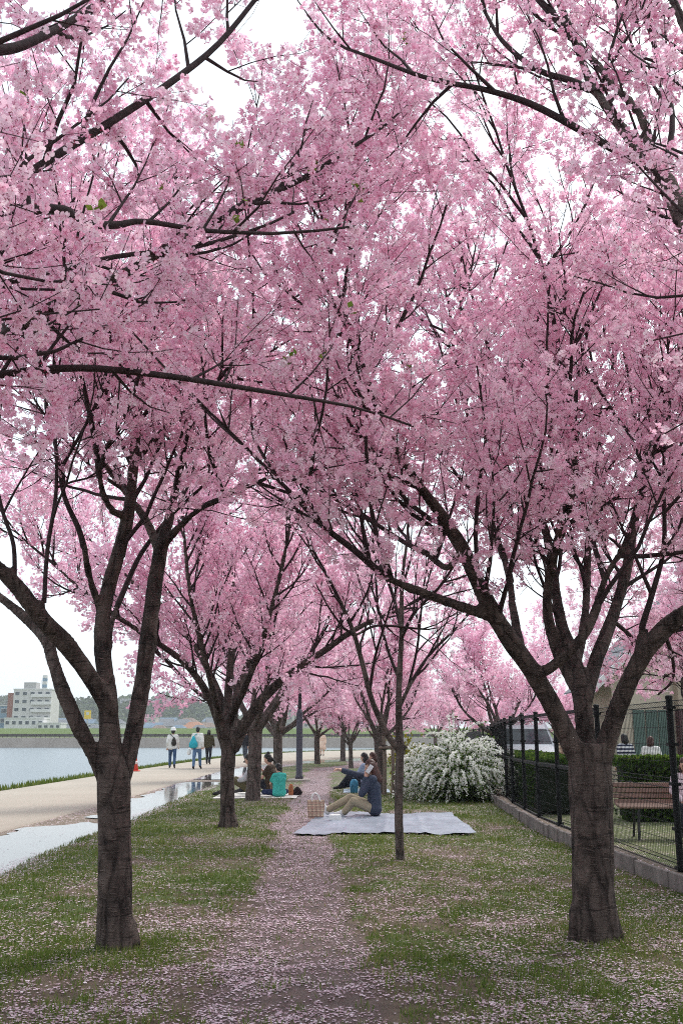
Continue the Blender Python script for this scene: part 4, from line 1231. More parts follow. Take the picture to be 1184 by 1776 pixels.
me, _ = blossom_mesh('foliage', C, r_, 2, .04, 1, .04, mat=petal_mat('yellow_leaf', [(0, (.12, .14, .02)), (1, (.42, .38, .05))], .3)); c_ = add('foliage', me, sh); c_['kind'] = 'stuff'
MB().tube([(0, 0, 0), (.02, 0, .35), (-.05, .02, .8)], [.02, .016, .006], 6).build('stem', M['twig'], sh)

print('T %.1f' % (time.time() - T0), 'groundsheet and picnic things')
# ------------------------------------------------------------------ groundsheet and picnic things
def sheet(name, label, corners, nx, ny, mat, z=.02, amp=.018, fold=True, cat='groundsheet', group=None):
    c = [np.array(q, float) for q in corners]
    root_o = c[0]
    u, v = np.meshgrid(np.linspace(0, 1, nx), np.linspace(0, 1, ny)); u = u.ravel(); v = v.ravel()
    p = (np.outer(1 - u, c[0]) + np.outer(u, c[1])) * (1 - v)[:, None] + (np.outer(1 - u, c[3]) + np.outer(u, c[2])) * v[:, None]
    x, y = p[:, 0], p[:, 1]
    h = lawn_z(x, y) * .6 + z + amp * (fbm(x * 2.1 + 5, y * 1.1 + 8) + .6 * fbm(x * 7 + y, y * 4) - .6)
    if fold:
        for fu in (.28, .5, .72): h = h + .012 * np.exp(-((u - fu) / .012) ** 2)
        for fv in (.33, .66): h = h + .012 * np.exp(-((v - fv) / .012) ** 2)
    V = np.stack([x + .05 * (fbm(y * 2, 1 + u) - .5) - root_o[0], y + .12 * (fbm(x * 2, 9 + v) - .5) - root_o[1], h], 1)
    Fq = np.array([[j * nx + i, j * nx + i + 1, (j + 1) * nx + i + 1, (j + 1) * nx + i] for j in range(ny - 1) for i in range(nx - 1)])
    o = add(name, np_mesh(name, V, Fq, mat, True), None, (root_o[0], root_o[1], 0))
    return tag(o, label, cat, group)
M['tarp'] = simple('silver_blue_sheet', (.25, .28, .34), .42, .22, 2.2, .5, .5, bdist=.02)
sheet('groundsheet', 'large silver-blue plastic groundsheet spread across the dirt path', [(-.67, 14.5), (1.86, 14.45), (1.92, 18.2), (-.32, 18.2)], 70, 60, M['tarp'], .035, .05)
M['mat_white'] = simple('pale_mat', (.62, .6, .56), .7, .1, 12, .1)
sheet('picnic_mat', 'pale mat under the family at the third tree', [(-2.85, 22.6), (-1.0, 22.7), (-.95, 24.9), (-2.8, 24.9)], 16, 14, M['mat_white'], .025, .012, False, 'picnic mat')
sheet('picnic_mat', 'pale blue mat under the couple in front of the stakes', [(.05, 24.9), (1.2, 24.9), (1.2, 26.6), (.05, 26.6)], 14, 12, simple('blue_mat', (.35, .42, .5), .7, .1, 12, .1), .025, .012, False, 'picnic mat')

def plaid_mat():
    m, nt, out = mat_new('plaid_cloth')
    N = NT(nt)
    def stripes(axis, scale, th, ph=0.0):
        sp = N.n('ShaderNodeSeparateXYZ'); N.L(N.coord(), sp.inputs[0])
        a = sp.outputs[axis] if axis != 'xy' else N.math('ADD', sp.outputs['X'], sp.outputs['Y'])
        f = N.math('FRACT', N.math('ADD', N.math('MULTIPLY', a, scale), ph))
        return N.math('LESS_THAN', f, th)
    base = (.72, .55, .40, 1)
    c = N.mix(N.math('MULTIPLY', stripes('Z', 11, .45), .45), base, (.35, .16, .13))
    c = N.mix(N.math('MULTIPLY', stripes('xy', 11, .45), .45), c, (.35, .16, .13))
    c = N.mix(N.math('MULTIPLY', stripes('Z', 22, .16, .3), .8), c, (.05, .035, .04))
    c = N.mix(N.math('MULTIPLY', stripes('xy', 22, .16, .3), .8), c, (.05, .035, .04))
    N.bsdf(out, c, .8)
    return m
bag = tag(empty('tote_bag', (-.42, 17.0, .06), R(8)), 'beige plaid tote bag standing on the groundsheet by the path', 'bag')
bag.scale = (.74, .8, .84)
mb = MB()
w0, d0, w1, d1, h = .165, .075, .19, .06, .34
prof = [(w0, d0, 0), (w0 * 1.04, d0 * 1.05, .1), (w1 * .98, d1 * 1.1, .24), (w1, d1, h), (w1 - .012, d1 - .012, h), (w1 - .015, d1 - .015, .22)]
vs = []; fs = []
for (a, b, z) in prof: vs += [(-a, -b, z), (a, -b, z), (a, b, z), (-a, b, z)]
for k in range(len(prof) - 1):
    for i in range(4): fs.append((4 * k + i, 4 * k + (i + 1) % 4, 4 * k + 4 + (i + 1) % 4, 4 * k + 4 + i))
fs += [(3, 2, 1, 0), (20, 21, 22, 23)]
mb.add(vs, fs).build('bag_body', plaid_mat(), bag)
M['white_cloth'] = simple('white_cloth', (.78, .77, .75), .8, .06, 14, .2)
for s in (-1, 1):
    MB().tube(spline(np.array([(-.09, s * .055, .32), (-.085, s * .07, .42), (-.02 + s * .02, s * .07, .47), (.05, s * .07, .43), (.09, s * .055, .32)]), 4), [.012] * 17, 7).build('handle', M['white_cloth'], bag)
tag(MB().box((0, 0, .05), (.17, .11, .10), 0, .012).build('paper_box', M['white_cloth'], None, False, (-.10, 16.45, .06), R(20)), 'small white box on the groundsheet by the pointing person\'s shoes', 'box')
tag(MB().box((0, 0, .09), (.22, .16, .18), 0, .01).build('cardboard_box', simple('cardboard', (.42, .22, .12), .85), None, False, (1.28, 24.2, .02), R(10)), 'small brown cardboard box behind the wooden stakes', 'box')

print('T %.1f' % (time.time() - T0), 'people')
# ------------------------------------------------------------------ people
def capsule(a, b, ra, rb, n=10):
    a = np.array(a, float); b = np.array(b, float)
    d = b - a; L = np.linalg.norm(d)
    d = d / L if L > 1e-6 else np.array((0, 0, 1.0))
    ks = (.98, .85, .5)
    pts = [a - d * ra * k for k in ks] + [a, b] + [b + d * rb * k for k in ks[::-1]]
    rr = [ra * math.sqrt(1 - k * k) for k in ks] + [ra, rb] + [rb * math.sqrt(1 - k * k) for k in ks[::-1]]
    V, Fq = tube_np(np.array(pts), np.maximum(np.array(rr), .001), n)
    fs = [tuple(f) for f in Fq] + [tuple(range(n))[::-1], tuple((len(pts) - 1) * n + i for i in range(n))]
    return V, fs
def ellipsoid(c, r, rot=None, n=14, m=9):
    vs = []; fs = []
    for j in range(m + 1):
        th = math.pi * j / m
        for i in range(n):
            ph = 2 * math.pi * i / n
            v = Vector((max(math.sin(th), .02) * math.cos(ph) * r[0], max(math.sin(th), .02) * math.sin(ph) * r[1], math.cos(th) * r[2]))
            if rot is not None: v = rot @ v
            vs.append((v.x + c[0], v.y + c[1], v.z + c[2]))
    for j in range(m):
        for i in range(n): fs.append((j * n + i, (j + 1) * n + i, (j + 1) * n + (i + 1) % n, j * n + (i + 1) % n))
    fs += [tuple(range(n)), tuple(m * n + i for i in range(n))[::-1]]
    return np.array(vs), fs
def union(name, shapes, voxel, sm, mat, parent):
    Vs = []; Fs = []; b = 0
    for V, fs in shapes:
        Vs += [tuple(v) for v in V]; Fs += [tuple(int(i) + b for i in f) for f in fs]; b += len(V)
    return add(name, remeshed(name, Vs, Fs, voxel, sm, mat), parent)

M['skin'] = simple('skin', (.60, .36, .27), .55, .08, 20, .03)
M['hair_black'] = simple('black_hair', (.012, .010, .010), .5, .4, 60, .4, .4, stretch=(1, 1, .2))
M['hair_brown'] = simple('red_brown_hair', (.055, .016, .011), .5, .45, 50, .5, .4, stretch=(1, 1, .2))
M['shoe_dark'] = simple('dark_shoe', (.025, .022, .022), .6, .2)
M['shoe_white'] = simple('white_shoe', (.70, .69, .68), .6, .1)
def cloth(name, col, var=.14, scale=9): return simple(name, col, .85, var, scale, .5, .2, bdist=.015)

def hand(J, w, e, rest=None, grip=0.5, palm_n=None, scale=1.0):
    """palm with five fingers continuing from the wrist; grip bends the fingers towards palm_n"""
    w = np.array(w, float); d = unit(np.array(w) - np.array(e, float))
    pn = np.array(palm_n if palm_n is not None else (0, 0, -1), float); pn = unit(pn - d * np.dot(pn, d))
    s = np.cross(d, pn)
    out = [capsule(w, w + d * .035 * scale, .024 * scale, .03 * scale, 8)]
    k0 = w + d * .085 * scale
    out.append(capsule(w + d * .04 * scale - s * .02 * scale, k0 - s * .024 * scale, .018 * scale, .016 * scale, 8))
    out.append(capsule(w + d * .04 * scale + s * .02 * scale, k0 + s * .024 * scale, .018 * scale, .016 * scale, 8))
    for i, L in enumerate((.068, .078, .073, .056)):
        g = grip[i] if isinstance(grip, (list, tuple)) else grip
        o = k0 + s * (-.033 + .022 * i) * scale
        a1 = g * .9; a2 = g * 2.0
        m_ = o + (d * math.cos(a1) + pn * math.sin(a1)) * L * .5 * scale
        t_ = m_ + (d * math.cos(a2) + pn * math.sin(a2)) * L * .5 * scale
        out.append(capsule(o, m_, .0095 * scale, .009 * scale, 7)); out.append(capsule(m_, t_, .009 * scale, .0075 * scale, 7))
    tb = w + d * .03 * scale - s * .026 * scale
    tm = tb + unit(d * .7 - s * .6 + pn * .35) * .04 * scale
    out.append(capsule(tb, tm, .012 * scale, .010 * scale, 7)); out.append(capsule(tm, tm + unit(d * .9 - s * .15 + pn * .4) * .03 * scale, .010 * scale, .008 * scale, 7))
    return out

def person(label, loc, rz, J, top, legs, hair, shoes, voxel=.016, top_kind='long', hair_kind='short', grips=(.5, .5), palms=(None, None), extra=None, scale=1.0, skirt=None, group=None, hat=None):
    root = empty('person', loc, rz); root.scale = (scale,) * 3
    tag(root, label, 'person', group)
    A = {k: np.array(v, float) for k, v in J.items()}
    hd = A['head']; up = unit(hd - A['neck']); fw = unit(A['look'] - up * np.dot(A['look'], up)); rt = np.cross(fw, up)
    rot = Matrix((rt, fw, up)).transposed()
    T = lambda x, y, z: hd + rt * x + fw * y + up * z
    arms = []; 
    for s in 'LR':
        arms += [capsule(A['sh' + s], A['el' + s], .048, .040), capsule(A['el' + s], A['wr' + s], .040, .027)]
    lg = []
    for s in 'LR':
        lg += [capsule(A['hip' + s], A['kn' + s], .085, .058), capsule(A['kn' + s], A['an' + s], .057, .038), capsule(A['an' + s], A['toe' + s], .036, .028)]
    sc_ = (A['shL'] + A['shR']) / 2; hc_ = (A['hipL'] + A['hipR']) / 2
    wv = (A['shR'] - A['shL']) * .26
    mid = sc_ * .45 + hc_ * .55
    ch = sc_ * .75 + hc_ * .25
    torso = [capsule(A['hipL'], A['hipR'], .105, .105), capsule(ch - wv, ch + wv, .105, .105), capsule(mid - wv * .7, mid + wv * .7, .10, .10),
             capsule(A['shL'] * .9 + A['shR'] * .1, A['shR'] * .9 + A['shL'] * .1, .062, .062), capsule(ch - wv, hc_ - wv * .8, .098, .10), capsule(ch + wv, hc_ + wv * .8, .098, .10)]
    headp = [ellipsoid(T(0, 0, .01), (.074, .092, .108), rot), ellipsoid(T(0, .028, -.055), (.055, .062, .062), rot), capsule(A['neck'] - up * .06, hd - up * .06, .052, .048),
             capsule(T(0, .085, .012), T(0, .104, -.018), .010, .014, 7), capsule(T(-.018, .088, -.056), T(.018, .088, -.056), .008, .008, 6),
             ellipsoid(T(-.076, -.005, -.008), (.010, .022, .032), rot, 8, 6), ellipsoid(T(.076, -.005, -.008), (.010, .022, .032), rot, 8, 6)]
    hands = hand(None, A['wrL'], A['elL'], grip=grips[0], palm_n=palms[0]) + hand(None, A['wrR'], A['elR'], grip=grips[1], palm_n=palms[1])
    body = union('body', headp + torso + arms + lg + hands, voxel * .72 if voxel < .012 else voxel * 1.5, 1 if voxel > .011 else 2, M['skin'], root)
    for s in (-1, 1):
        V, fs = ellipsoid(T(s * .031, .079, .012), (.012, .008, .007), rot, 8, 6)
        add('eye', np_mesh('eye', V, [np.array([f]) for f in fs if len(f) != 4] + [np.array([f for f in fs if len(f) == 4])], M['hair_black'], True), body)
    # upper garment
    def fat(shapes_spec, dr): return [capsule(a, b, ra + dr, rb + dr) for a, b, ra, rb in shapes_spec]
    tors = [(A['hipL'], A['hipR'], .108, .108), (ch - wv, ch + wv, .108, .108), (mid - wv * .7, mid + wv * .7, .106, .106), (A['shL'] * .92 + A['shR'] * .08, A['shR'] * .92 + A['shL'] * .08, .064, .064), (ch - wv, hc_ - wv * .8, .10, .104), (ch + wv, hc_ + wv * .8, .10, .104)]
    arm_s = []
    for s in 'LR':
        if top_kind == 'long':
            we = A['wr' + s] * .93 + A['el' + s] * .07
            arm_s += [(A['sh' + s], A['el' + s], .056, .048), (A['el' + s], we, .048, .036)]
        else:
            ee = A['el' + s] * .6 + A['sh' + s] * .4
            arm_s += [(A['sh' + s], ee, .056, .052)]
    union('jacket' if top_kind == 'long' else 'shirt', fat(tors + arm_s, .012) + [capsule(sc_, A['neck'] - up * .03, .075, .062)], voxel * 1.2, 2, top, root)
    # legs
    if legs is not None:
        L_ = [(A['hipL'], A['hipR'], .112, .112)]
        for s in 'LR':
            L_ += [(A['hip' + s], A['kn' + s], .092, .066), (A['kn' + s], A['an' + s] * .94 + A['kn' + s] * .06, .064, .052)]
        union('trousers', fat(L_, .006), voxel * 1.25, 2, legs, root)
    if skirt is not None:
        z1 = skirt[0]; mb = MB(); prof = []
        c = (A['hipL'] + A['hipR']) / 2
        mb.lathe([(.16, c[2] + .15 - c[2]), (.19, 0), (.24, -(c[2] - z1) * .5), (.29, -(c[2] - z1)), (.27, -(c[2] - z1) + .004)], 20, (c[0], c[1], c[2]))
        mb.build('skirt', skirt[1], root, True)
    for s in 'LR':
        an, to = A['an' + s], A['toe' + s]
        heel = an + np.array((0, 0, 0)) - unit(to - an) * .03
        dn = unit(np.cross(np.cross(to - an, np.array((0, 0, 1.0)) if abs(unit(to - an)[2]) < .9 else np.array((0, 1.0, 0))), to - an))
        union('shoe', [capsule(heel * .9 + an * .1, to, .046, .036, 10), capsule(an, heel, .05, .046, 10), capsule(an + np.array((0, 0, .02)), (an + to) / 2, .045, .04)], max(voxel * .8, .008), 1, shoes, root)
    # hair
    hs = [ellipsoid(T(0, -.012, .028), (.086, .098, .104), rot), ellipsoid(T(0, -.04, -.02), (.084, .075, .09), rot)]
    if hair_kind == 'long':
        for x, y, z, r0, r1 in ((-.065, -.03, -.22, .045, .05), (.065, -.03, -.22, .045, .05), (0, -.07, -.25, .06, .055), (-.04, -.06, -.26, .05, .045), (.05, -.06, -.25, .05, .045)):
            hs.append(capsule(T(x * .9, y * .6, .02), T(x, y, z), r0 + .01, r1))
        for i in range(10):
            a_ = -math.pi * (.05 + .9 * i / 9)
            hs.append(capsule(T(.075 * math.cos(a_), .075 * math.sin(a_) * .9, -.08), T(.088 * math.cos(a_ + .1), .085 * math.sin(a_ + .1), -.27 + .03 * math.sin(i * 2.3)), .022, .012, 7))
    elif hair_kind == 'bob':
        hs += [ellipsoid(T(0, -.03, -.06), (.098, .085, .10), rot)]
    elif hair_kind == 'bun':
        hs += [ellipsoid(T(0, -.06, .12), (.045, .045, .04), rot), capsule(T(0, -.09, -.02), T(.02, -.14, -.14), .035, .02)]
    # keep the face clear
    ho = union('hair', hs, max(voxel * .7, .008), 1, hair, root)
    co = np.empty(len(ho.data.vertices) * 3, np.float32); ho.data.vertices.foreach_get('co', co); co = co.reshape(-1, 3)
    rel = co - hd; lx, ly, lz = rel @ rt, rel @ fw, rel @ up
    face = (ly > .02) & (lz < .055)
    co[face] -= np.outer(np.clip(ly[face] - .02, 0, .2) * 1.15, fw)
    ho.data.vertices.foreach_set('co', co.ravel()); ho.data.update()
    if hat is not None:
        mb = MB(); mb.lathe([(.155, .0), (.16, .012), (.105, .04), (.10, .10), (.07, .145), (.02, .155)], 20)
        o = mb.build('hat', hat, root, True); o.location = T(0, 0, .045)
    if extra: extra(root, A, T)
    return root

def stand(stride=.0, arms=(0, 0), H=0):
    s = stride
    return dict(look=(0, 1, 0), head=(0, .03, 1.55), neck=(0, .0, 1.41), shL=(-.175, 0, 1.36), shR=(.175, 0, 1.36),
                elL=(-.235, -.03 - .06 * s, 1.09), elR=(.235, -.03 + .10 * s, 1.09), wrL=(-.24, .07 - .05 * s, .86), wrR=(.24, .08 + .2 * s, .87),
                hipL=(-.085, 0, .88), hipR=(.085, 0, .88), knL=(-.10, .04 + .22 * s, .48), knR=(.10, .03 - .10 * s, .47),
                anL=(-.10, .0 + .30 * s, .08), anR=(.10, -.04 - .36 * s, .09 + .05 * abs(s)), toeL=(-.115, .13 + .30 * s, .035), toeR=(.115, .10 - .36 * s, .035))
def sit(lookdir=(0, 1, 0)):
    return dict(look=lookdir, head=(0, .06, .80), neck=(0, .02, .66), shL=(-.17, 0, .60), shR=(.17, 0, .60), elL=(-.22, .14, .38), elR=(.22, .14, .38),
                wrL=(-.12, .34, .32), wrR=(.12, .34, .32), hipL=(-.09, 0, .12), hipR=(.09, 0, .12), knL=(-.14, .42, .36), knR=(.14, .42, .36),
                anL=(-.11, .70, .08), anR=(.11, .70, .08), toeL=(-.12, .86, .05), toeR=(.12, .86, .05))
white_top = cloth('white_shirt_cloth', (.72, .71, .68)); jeans = cloth('blue_jeans', (.045, .085, .17)); jeans_l = cloth('light_jeans', (.10, .17, .29)); dark_tr = cloth('dark_trousers', (.02, .022, .032))

# --- pointing woman on the groundsheet (faces left)
J = dict(look=(0, 1, .02), head=(-.0, .05, .80), neck=(0, .00, .665), shL=(-.165, .01, .60), shR=(.165, .0, .60),
         elL=(-.20, .19, .37), wrL=(-.115, .13, .62), elR=(.17, .30, .66), wrR=(.13, .535, .735),
         hipL=(-.09, -.02, .12), hipR=(.09, -.02, .12), knL=(-.14, .33, .25), knR=(.13, .40, .29), anL=(-.11, .50, .06), anR=(.10, .80, .08), toeL=(-.12, .63, .04), toeR=(.10, .86, .18))
def woman_extra(root, A, T):
    pass
w_root = person('person with red-brown hair sitting on the silver groundsheet, phone at ear, arm pointing left', (.54, 17.35, .065), R(86), J,
       cloth('slate_cardigan', (.045, .055, .085)), cloth('beige_trousers', (.36, .30, .21)), M['hair_brown'], M['shoe_white'], .0105, 'long', 'long',
       grips=(.9, [.05, .5, .6, .7]), palms=((.6, .2, 0), (0, 0, -1)))
ph = tag(MB().box((0, 0, 0), (.012, .072, .145), 0, .005).build('mobile_phone', simple('white_phone', (.75, .75, .75), .3, .03), None, False), 'white phone held to the pointing person\'s ear', 'phone')
lp = Matrix.Rotation(R(86), 3, 'Z') @ Vector((-.122, .062, .765))
ph.location = Vector((.54, 17.35, .065)) + lp; ph.rotation_euler = (R(35), 0, R(86))

# --- walkers on the paved path
def sling(col, side, teal=False):
    def f(root, A, T):
        m = cloth('bag_cloth', col)
        V, fs = ellipsoid((side * .06, -.17, 1.12), (.10, .06, .17)) if not teal else ellipsoid((-.17, -.16, 1.02), (.17, .09, .17))
        mb = MB()
        if teal:
            mb.lathe([(.13, -.16), (.19, -.08), (.17, .03), (.09, .14), (.03, .26)], 14, (-.17, -.17, 1.05))
        else:
            mb.lathe([(.06, -.15), (.11, -.08), (.085, .05), (.03, .18)], 12, (side * .05, -.16, 1.12))
    return f
def carried(name, label, root_loc, rz, prof, off, mat, strap=None, squash=.6):
    e = tag(empty(name, root_loc, rz), label, 'bag')
    o = MB().lathe(prof, 16, (0, 0, 0)).build('bag_body', mat, e, True); o.location = off; o.scale = (1, squash, 1)
    if strap: MB().tube(spline(np.array(strap), 4), [.014] * (4 * (len(strap) - 1) + 1), 6).build('strap', mat, e)
    return e
loc1 = (-7.3, 44.3, .03)
person('person in white sun hat and white shirt walking away on the paved path', loc1, R(8), stand(.75), white_top, jeans, M['hair_black'], M['shoe_dark'], .02, hat=M['white_cloth'])
carried('sling_bag', 'dark sling bag on the back of the walker in the white hat', loc1, R(8), [(.05, -.17), (.115, -.09), (.09, .05), (.02, .20)], (.05, -.16, 1.12), cloth('charcoal_bag', (.04, .036, .032)), [(.04, -.17, 1.28), (-.06, -.13, 1.40), (-.14, .0, 1.44), (-.1, .13, 1.3)])
loc2 = (-6.05, 43.0, .03)
person('person in white jacket and light jeans walking on the paved path', loc2, R(-4), stand(-.6), white_top, jeans_l, M['hair_black'], M['shoe_dark'], .02, scale=1.04)
carried('shoulder_bag', 'bright turquoise bag slung behind the walker in the white jacket', loc2, R(-4), [(.10, -.20), (.19, -.13), (.18, .0), (.10, .14), (.03, .30)], (-.13, -.20, 1.06), cloth('turquoise_bag', (.03, .36, .44)), [(-.12, -.2, 1.33), (-.05, -.12, 1.42), (.0, .0, 1.46)])
carried('plastic_bag', 'small white plastic bag hanging beside the walker in light jeans', (loc2[0] - .36, loc2[1] + .1, .03), 0, [(.05, -.13), (.09, -.08), (.08, .04), (.02, .15)], (0, 0, .72), M['white_cloth'])
person('person in olive sweater and dark trousers walking farther ahead', (-6.55, 50.5, .03), R(-5), stand(.5), cloth('olive_sweater', (.055, .048, .025)), dark_tr, M['hair_black'], M['shoe_dark'], .02, hair_kind='bob')
person('person in long dark coat standing on the path between tree trunks', (-5.05, 54, .03), R(150), stand(.35), cloth('dark_coat', (.018, .018, .024)), cloth('grey_jeans', (.06, .07, .09)), M['hair_black'], M['shoe_dark'], .022)
Jd = stand(.2); Jd['elR'] = (.30, .02, 1.22); Jd['wrR'] = (.20, .10, 1.46)
person('person in pale beige dress far along the path, one arm raised', (-1.35, 72, .03), R(170), Jd, cloth('beige_dress', (.66, .50, .40)), None, M['hair_black'], M['shoe_dark'], .024, skirt=(.45, cloth('beige_skirt', (.66, .50, .40))))

# --- family under the third tree
Jm = sit(); Jm['head'] = (0, .10, .80)
person('person in light grey hoodie sitting half hidden behind the third trunk', (-2.02, 23.4, .05), R(82), Jm, cloth('grey_hoodie', (.42, .42, .44)), cloth('olive_trousers', (.10, .085, .045)), M['hair_black'], M['shoe_dark'], .016,
       hat=None)
Jw = sit(); Jw['head'] = (0, .08, .80); Jw['wrR'] = (.10, .30, .58); Jw['elR'] = (.22, .10, .36)
person('person with dark bun and brown vest sitting cross-legged with the family', (-1.66, 24.2, .05), R(75), Jw, cloth('brown_vest', (.06, .042, .028)), dark_tr, M['hair_black'], M['shoe_dark'], .016, 'short', 'bun')
Jc = dict(look=(-.25, 1, -.35), head=(0, .08, .76), neck=(0, .03, .63), shL=(-.15, 0, .56), shR=(.15, 0, .56), elL=(-.20, .14, .34), elR=(.20, .14, .34), wrL=(-.10, .30, .26), wrR=(.10, .30, .26),
          hipL=(-.09, 0, .11), hipR=(.09, 0, .11), knL=(-.34, .26, .12), knR=(.34, .26, .12), anL=(-.02, .38, .07), anR=(.02, .42, .08), toeL=(.10, .40, .05), toeR=(-.12, .44, .06))
person('small person in turquoise T-shirt sitting with back turned under the trees', (-1.40, 23.2, .05), R(28), Jc, cloth('turquoise_shirt', (.06, .44, .38)), cloth('navy_trousers', (.02, .03, .075)), M['hair_black'], M['shoe_dark'], .014, 'short', 'short', scale=.82)
carried('lunch_bag', 'small dark lunch bag on the mat right of the turquoise T-shirt', (-1.02, 23.9, .05), 0, [(.10, 0), (.12, .06), (.06, .15), (.02, .18)], (0, 0, 0), cloth('dark_bag', (.03, .02, .022)))
carried('snack_bag', 'small orange-brown snack bag beside the turquoise T-shirt', (-1.16, 23.7, .05), 0, [(.05, 0), (.06, .08), (.05, .2), (.03, .25)], (0, 0, 0), cloth('orange_bag', (.45, .17, .08)))
# --- couple by the stakes
Jb = sit()
person('person in pale blue jacket with black hair sitting before the stakes', (.62, 25.6, .05), R(60), Jb, cloth('pale_blue_jacket', (.30, .36, .48)), dark_tr, M['hair_black'], M['shoe_dark'], .018, hair_kind='bob')
person('person with brown hair sitting behind the pale blue jacket', (.86, 26.4, .05), R(75), sit(), cloth('maroon_top', (.10, .05, .05)), dark_tr, M['hair_brown'], M['shoe_dark'], .018, hair_kind='bob')
carried('blue_bag', 'blue patterned bag standing left of the pale blue jacket', (.30, 24.7, .05), 0, [(.08, 0), (.10, .12), (.09, .26), (.04, .32)], (0, 0, 0), simple('blue_print', (.05, .22, .36), .6, .6, 8))
# --- people in the garden
def bench_sit():
    J_ = sit(); J_.update(hipL=(-.09, 0, .12), hipR=(.09, 0, .12), knL=(-.10, .42, .14), knR=(.10, .42, .14), anL=(-.10, .44, -.26), anR=(.10, .44, -.26), toeL=(-.11, .57, -.30), toeR=(.11, .57, -.30), wrL=(-.08, .32, .24), wrR=(.08, .32, .24))
    return J_
person('person in pale pink cardigan sitting on the park bench at the right edge', (4.66, 13.98, .33), R(165), bench_sit(), cloth('pink_cardigan', (.70, .55, .60)), dark_tr, M['hair_brown'], M['shoe_dark'], .014, hair_kind='bob', scale=.82)
def stripes_mat():
    m, nt, out = mat_new('striped_shirt'); N = NT(nt)
    sp = N.n('ShaderNodeSeparateXYZ'); N.L(N.coord(), sp.inputs[0])
    f = N.math('LESS_THAN', N.math('FRACT', N.math('MULTIPLY', sp.outputs['Z'], 11)), .5)
    N.bsdf(out, N.mix(f, (.68, .68, .70), (.02, .025, .06)), .85)
    return m
person('person in navy striped shirt standing behind the hedge', (7.2, 26.0, -.24), R(20), stand(), stripes_mat(), dark_tr, M['hair_black'], M['shoe_dark'], .018, 'long', 'bob')
person('person in white blouse with dark red hair standing behind the hedge', (7.85, 26.0, -.30), R(-30), stand(), white_top, dark_tr, M['hair_brown'], M['shoe_dark'], .018, 'long', 'bob')
person('person in pale plaid shirt seen through the fence beside the trunk', (5.3, 24.5, -.12), R(40), stand(), plaid_mat(), dark_tr, M['hair_black'], M['shoe_dark'], .02, 'long', 'short')

print('T %.1f' % (time.time() - T0), 'car, cone, house')
# ------------------------------------------------------------------ car, cone, house
def make_car():
    root = tag(empty('parked_car', (5.05, 28.5, .14), R(-6)), 'white parked car behind the fence beside the white bush', 'car')
    paint = simple('white_car_paint', (.70, .72, .75), .25, .02, 3, 0, .5); glass = simple('car_glass', (.05, .065, .075), .08, .1, 2, 0, .6); rub = simple('tyre_rubber', (.02, .02, .02), .9)
    # side profile (y along the car, z up), front towards -y
    prof = [(-1.75, .32), (-1.78, .60), (-1.62, .82), (-.95, .98), (-.30, 1.46), (.1, 1.54), (1.1, 1.53), (1.62, 1.40), (1.80, .95), (1.82, .35)]
    w = [.76, .79, .80, .80, .66, .64, .64, .66, .78, .78]
    mb = MB(); n_ = len(prof); vs = []
    for (y, z), ww in zip(prof, w): vs += [(-ww, y, z), (ww, y, z)]
    fs = [(2 * i, 2 * i + 1, 2 * i + 3, 2 * i + 2) for i in range(n_ - 1)] + [tuple(2 * i for i in range(n_))[::-1], tuple(2 * i + 1 for i in range(n_))] + [(0, 2 * n_ - 2, 2 * n_ - 1, 1)]
    mb.add(vs, fs); b = mb.build('body', paint, root); md = b.modifiers.new('b', 'BEVEL'); md.width = .06; md.segments = 3; md.limit_method = 'ANGLE'; md.angle_limit = R(25)
    def lerp(i, t, k): 
        a, c = prof[i], prof[i + 1]; return (a[0] + (c[0] - a[0]) * t, a[1] + (c[1] - a[1]) * t, w[i] + (w[i + 1] - w[i]) * t)
    a = lerp(3, .10, 0); c = lerp(3, .93, 0)
    nrm = Vector((0, -(c[1] - a[1]), (c[0] - a[0]))).normalized() * .012
    MB().add([(-a[2] + .07, a[0] + nrm.y, a[1] + nrm.z), (a[2] - .07, a[0] + nrm.y, a[1] + nrm.z), (c[2] - .05, c[0] + nrm.y, c[1] + nrm.z), (-c[2] + .05, c[0] + nrm.y, c[1] + nrm.z)], [(0, 1, 2, 3)]).build('windscreen', glass, root)
    for s in (-1, 1):
        MB().add([(s * .765, -.62, 1.02), (s * .70, -.18, 1.42), (s * .70, .55, 1.44), (s * .79, .55, 1.0)], [(0, 1, 2, 3)]).build('side_window', glass, root)
        MB().add([(s * .79, .62, 1.0), (s * .70, .62, 1.44), (s * .70, 1.3, 1.40), (s * .77, 1.5, 1.02)], [(0, 1, 2, 3)]).build('side_window', glass, root)
        MB().lathe([(.04, -.05), (.07, 0), (.05, .06)], 10, (s * .90, -.62, 1.04)).build('mirror', paint, root)
        MB().box((s * .58, -1.74, .70), (.28, .12, .14), 0, .03).build('headlight', simple('lamp_lens', (.6, .62, .65), .15, .05), root)
        for y in (-1.12, 1.18):
            wh = empty('wheel', (s * .72, y, .30)); wh.parent = root
            o = MB().lathe([(.18, -.09), (.29, -.08), (.30, 0), (.29, .08), (.18, .09)], 20).build('tyre', rub, wh); o.rotation_euler = (0, R(90), 0)
            o = MB().lathe([(.05, -.10), (.18, -.092), (.18, .092), (.05, .10)], 16).build('rim', simple('rim_metal', (.4, .4, .42), .35, .1), wh); o.rotation_euler = (0, R(90), 0)
    MB().box((0, -1.80, .42), (.9, .05, .14), 0, .02).build('grille', rub, root)
make_car()

